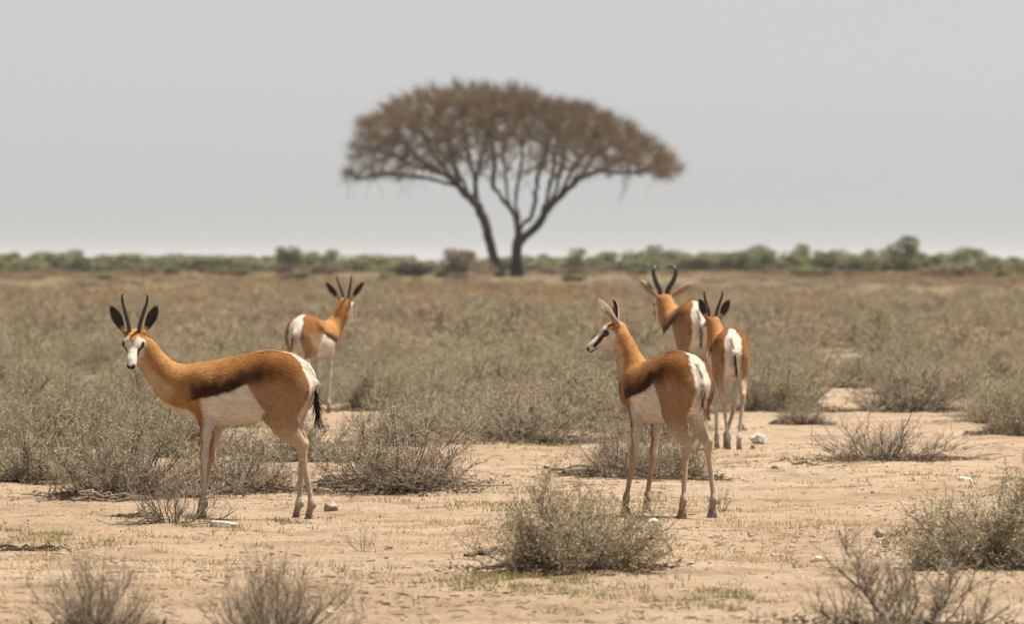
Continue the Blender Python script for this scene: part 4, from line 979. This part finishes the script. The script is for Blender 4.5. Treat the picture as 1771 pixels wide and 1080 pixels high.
# ------------------------------------------------------------------ dead wood
def dead_branch(px, py, w, label, seed, thick=.012, n=5, rise=.05, dark=False):
    rg = np.random.default_rng(seed); x, y, z = spot(px, py); L = w / scale_at(py); q = np.linspace(0, 1, 9)
    a = rg.uniform(-.25, .25, n); P = np.stack([(q - .5)[None] * L * rg.uniform(.5, 1, n)[:, None] + rg.normal(0, L * .1, n)[:, None], rg.normal(0, .06, n)[:, None] + np.sin(a)[:, None] * (q - .5) * L, thick * .6 + rise * np.abs(np.sin(q * 3.1 * rg.uniform(.6, 1.4, (n, 1)) + rg.uniform(0, 2, (n, 1)))) * rg.random((n, 1))], -1)
    P[:, 1:] += rg.normal(0, .010, (n, 8, 3)); P[..., 2] = np.maximum(P[..., 2], thick * .4)
    V, Q, T = tubes(P, thick * rg.uniform(.4, 1.0, n)[:, None] * np.linspace(1, .35, 9), 5); c = np.repeat(rg.uniform(.3, .8, n), 45)
    V = V; col = np.concatenate([c, np.full(len(V) - len(c), .5)])[:, None] * np.ones(3)
    col = col * (.55 if dark else 1.0); o = link('dead_branch', make_mesh('dead_branch', V, Q, T, col=col, mats=(M_twig,)), loc=(x, y, z)); tag(o, label, 'dead branch')
dead_branch(55, 948, 120, 'dark rotting branches lying flat on the sand beyond the low dry bush', 1, .008, 9, .025, True)
dead_branch(190, 868, 170, 'long dry branch lying along the foot of the wide tangled shrub', 2, .010, 5)
dead_branch(905, 762, 150, 'heap of dark dead branches under a shrub at the edge of the sand', 3, .014, 16, .12, True)
dead_branch(1040, 826, 150, 'pale dry sticks lying by the front legs of the young springbok', 4, .012, 8, .06)
dead_branch(1400, 805, 90, 'single dry stick on the open sand beside the low brown brush', 5, .008, 3, .02)
dead_branch(1660, 800, 160, 'thin dry twigs scattered on the sand beside the low brown brush', 6, .007, 6, .02)
dead_branch(250, 898, 70, 'short black stick lying on green grass behind the dark rotting branches', 7, .012, 2, .01, True)
dead_branch(850, 962, 110, 'dark stick reaching out from under the rounded olive-grey shrub', 8, .010, 5, .03)
dead_branch(660, 842, 200, 'dark dead litter of sticks under the broad twiggy shrub', 9, .009, 22, .06, True)
dead_branch(1720, 970, 170, 'pale bent sticks at the foot of the large leafy shrub', 10, .013, 8, .14)

# ------------------------------------------------------------------ grass, pebbles and litter: past counting
def patch(x, y, f, s): return np.sin(x * f + s) * np.sin(y * f * .45 + s * 2.1 + .6 * np.sin(x * f * .7)) + .5 * np.sin(x * f * 2.3 + y * f * 1.1 + s)
def ground_points(n, seed, y0=19.5, y1=45.0, dens=None):
    rg = np.random.default_rng(seed); y = y0 + (y1 - y0) * rg.random(n) ** 1.3; x = rg.uniform(-1, 1, n) * (.0728 * y + 1.2)
    if dens is not None: k = rg.random(n) < dens(x, y); x, y = x[k], y[k]
    return rg, x, y
def blades(name, seed, n, dens, hgt, wid, mat, label, per=9, spread=.022, y0=19.5, y1=45.0):
    rg, x, y = ground_points(n, seed, y0, y1, dens); m = len(x); bx = np.repeat(x, per) + rg.normal(0, spread, m * per); by = np.repeat(y, per) + rg.normal(0, spread, m * per)
    p = np.stack([bx, by, gz(bx, by) - .002], -1); d = norm(np.stack([rg.normal(0, .55, m * per), rg.normal(0, .55, m * per), np.ones(m * per)], -1)); ln = hgt * rg.uniform(.4, 1.3, m * per)
    sd = norm(np.cross(d, rg.normal(0, 1, (m * per, 3)))) * wid; V = np.stack([p - sd, p + sd, p + d * ln[:, None]], 1).reshape(-1, 3)
    tone = np.repeat(rg.uniform(.7, 1.3, m), per)[:, None] * rg.uniform(.85, 1.15, (m * per, 1)) * np.where(np.repeat(rg.random(m) < .35, per)[:, None], np.array([1.1, 1.0, .95]), np.array([1, 1, 1]))
    o = link(name, make_mesh(name, V, None, np.arange(len(V)).reshape(-1, 3), col=np.repeat(tone, 3, 0), mats=(mat,), smooth=False)); tag(o, label, 'grass', kind='stuff')
blades('green_grass', 31, 48000, lambda x, y: np.clip(.9 * (patch(x, y, 1.6, 1.0) - .30), .03, .9) * np.where(y > 36, .35, 1) * (.12 + .88 * (patch(x, y, 5.3, 2.2) > .15)), .032, .0024, M_grass, 'short sparse green grass in patches on the sand', 8)
blades('straw_grass', 32, 30000, lambda x, y: np.clip(.8 * (patch(x, y, 1.1, 4.0) - .15), .04, .7), .024, .0020, M_straw, 'short dry straw stubble on the sand', 7)
blades('dry_grass', 33, 26000, lambda x, y: np.clip(.25 + .8 * patch(x * .12, y * .05, 1.0, 2.0), .05, 1), .24, .012, M_gold, 'band of dry orange grass before the far tree line', 7, .16, 125, 480)

def litter():
    rg, x, y = ground_points(21000, 51, dens=lambda x, y: np.clip(.8 * (patch(x, y, .9, 2.5) + .1), .05, 1)); m = len(x); L = rg.uniform(.008, .050, m); a = rg.uniform(0, 6.283, m)
    z = gz(x, y); d = np.stack([np.cos(a), np.sin(a), rg.uniform(-.05, .18, m)], -1); p0 = np.stack([x, y, z + .003], -1); mid = p0 + d * (L * .5)[:, None] + rg.normal(0, .004, (m, 3)) * (1, 1, .6); P = np.stack([p0, mid, p0 + d * L[:, None]], 1)
    V, Q, T = tubes(P, np.tile([1, .9, .5], (m, 1)) * rg.uniform(.0012, .0032, m)[:, None], 3, cap=False)
    o = link('twig_litter', make_mesh('twig_litter', V, Q, T, col=np.repeat(rg.uniform(.25, 1.3, m), 9)[:, None] * np.ones(3), mats=(M_twig,))); tag(o, 'fine dark twig litter strewn over the sand', 'litter', kind='stuff')
    rg, x, y = ground_points(8000, 52); m = len(x); base, q = rock_mesh(77); V0, Q0 = uv_ball(1.0, 6, 4); s = np.exp(rg.normal(-5.6, .55, m)); V0 = V0 * np.array([1, .8, .6])
    ca, sa = np.cos(rg.uniform(0, 6.28, m)), 0; jit = rg.uniform(.7, 1.2, (m, len(V0), 1)); V = V0[None] * jit * s[:, None, None]; V = V + np.stack([x, y, gz(x, y) + s * .25], -1)[:, None]
    Q = (Q0[None] + (np.arange(m) * len(V0))[:, None, None]).reshape(-1, 4); c = np.where(rg.random(m) < .3, 1.45, rg.uniform(.75, 1.15, m))
    mt = bark_material('pebble', (.36, .27, .19), (.52, .42, .31), 8); o = link('pebbles', make_mesh('pebbles', V.reshape(-1, 3), Q, col=np.repeat(c, len(V0))[:, None] * np.ones(3), mats=(mt,), smooth=False)); tag(o, 'small pebbles scattered on the sand', 'pebbles', kind='stuff')
litter()

# ------------------------------------------------------------------ dusty air
def haze():
    lo, hi = (-6200, -4200, -1.2), (6200, 9200, 12.0)
    V = [(x, y, z) for x in (lo[0], hi[0]) for y in (lo[1], hi[1]) for z in (lo[2], hi[2])]
    me = make_mesh('haze', V, [(0, 1, 3, 2), (4, 6, 7, 5), (0, 4, 5, 1), (2, 3, 7, 6), (0, 2, 6, 4), (1, 5, 7, 3)], smooth=False)
    m = bpy.data.materials.new('haze'); m.use_nodes = True; n = m.node_tree.nodes; n.remove(n['Principled BSDF'])
    v = n.new('ShaderNodeVolumePrincipled'); v.inputs['Color'].default_value = (.93, .92, .90, 1); v.inputs['Density'].default_value = .00014; v.inputs['Anisotropy'].default_value = .2
    m.node_tree.links.new(v.outputs[0], n['Material Output'].inputs['Volume']); me.materials.append(m)
    o = link('haze', me); tag(o, 'thin dusty air over the plain', kind='stuff')
haze()
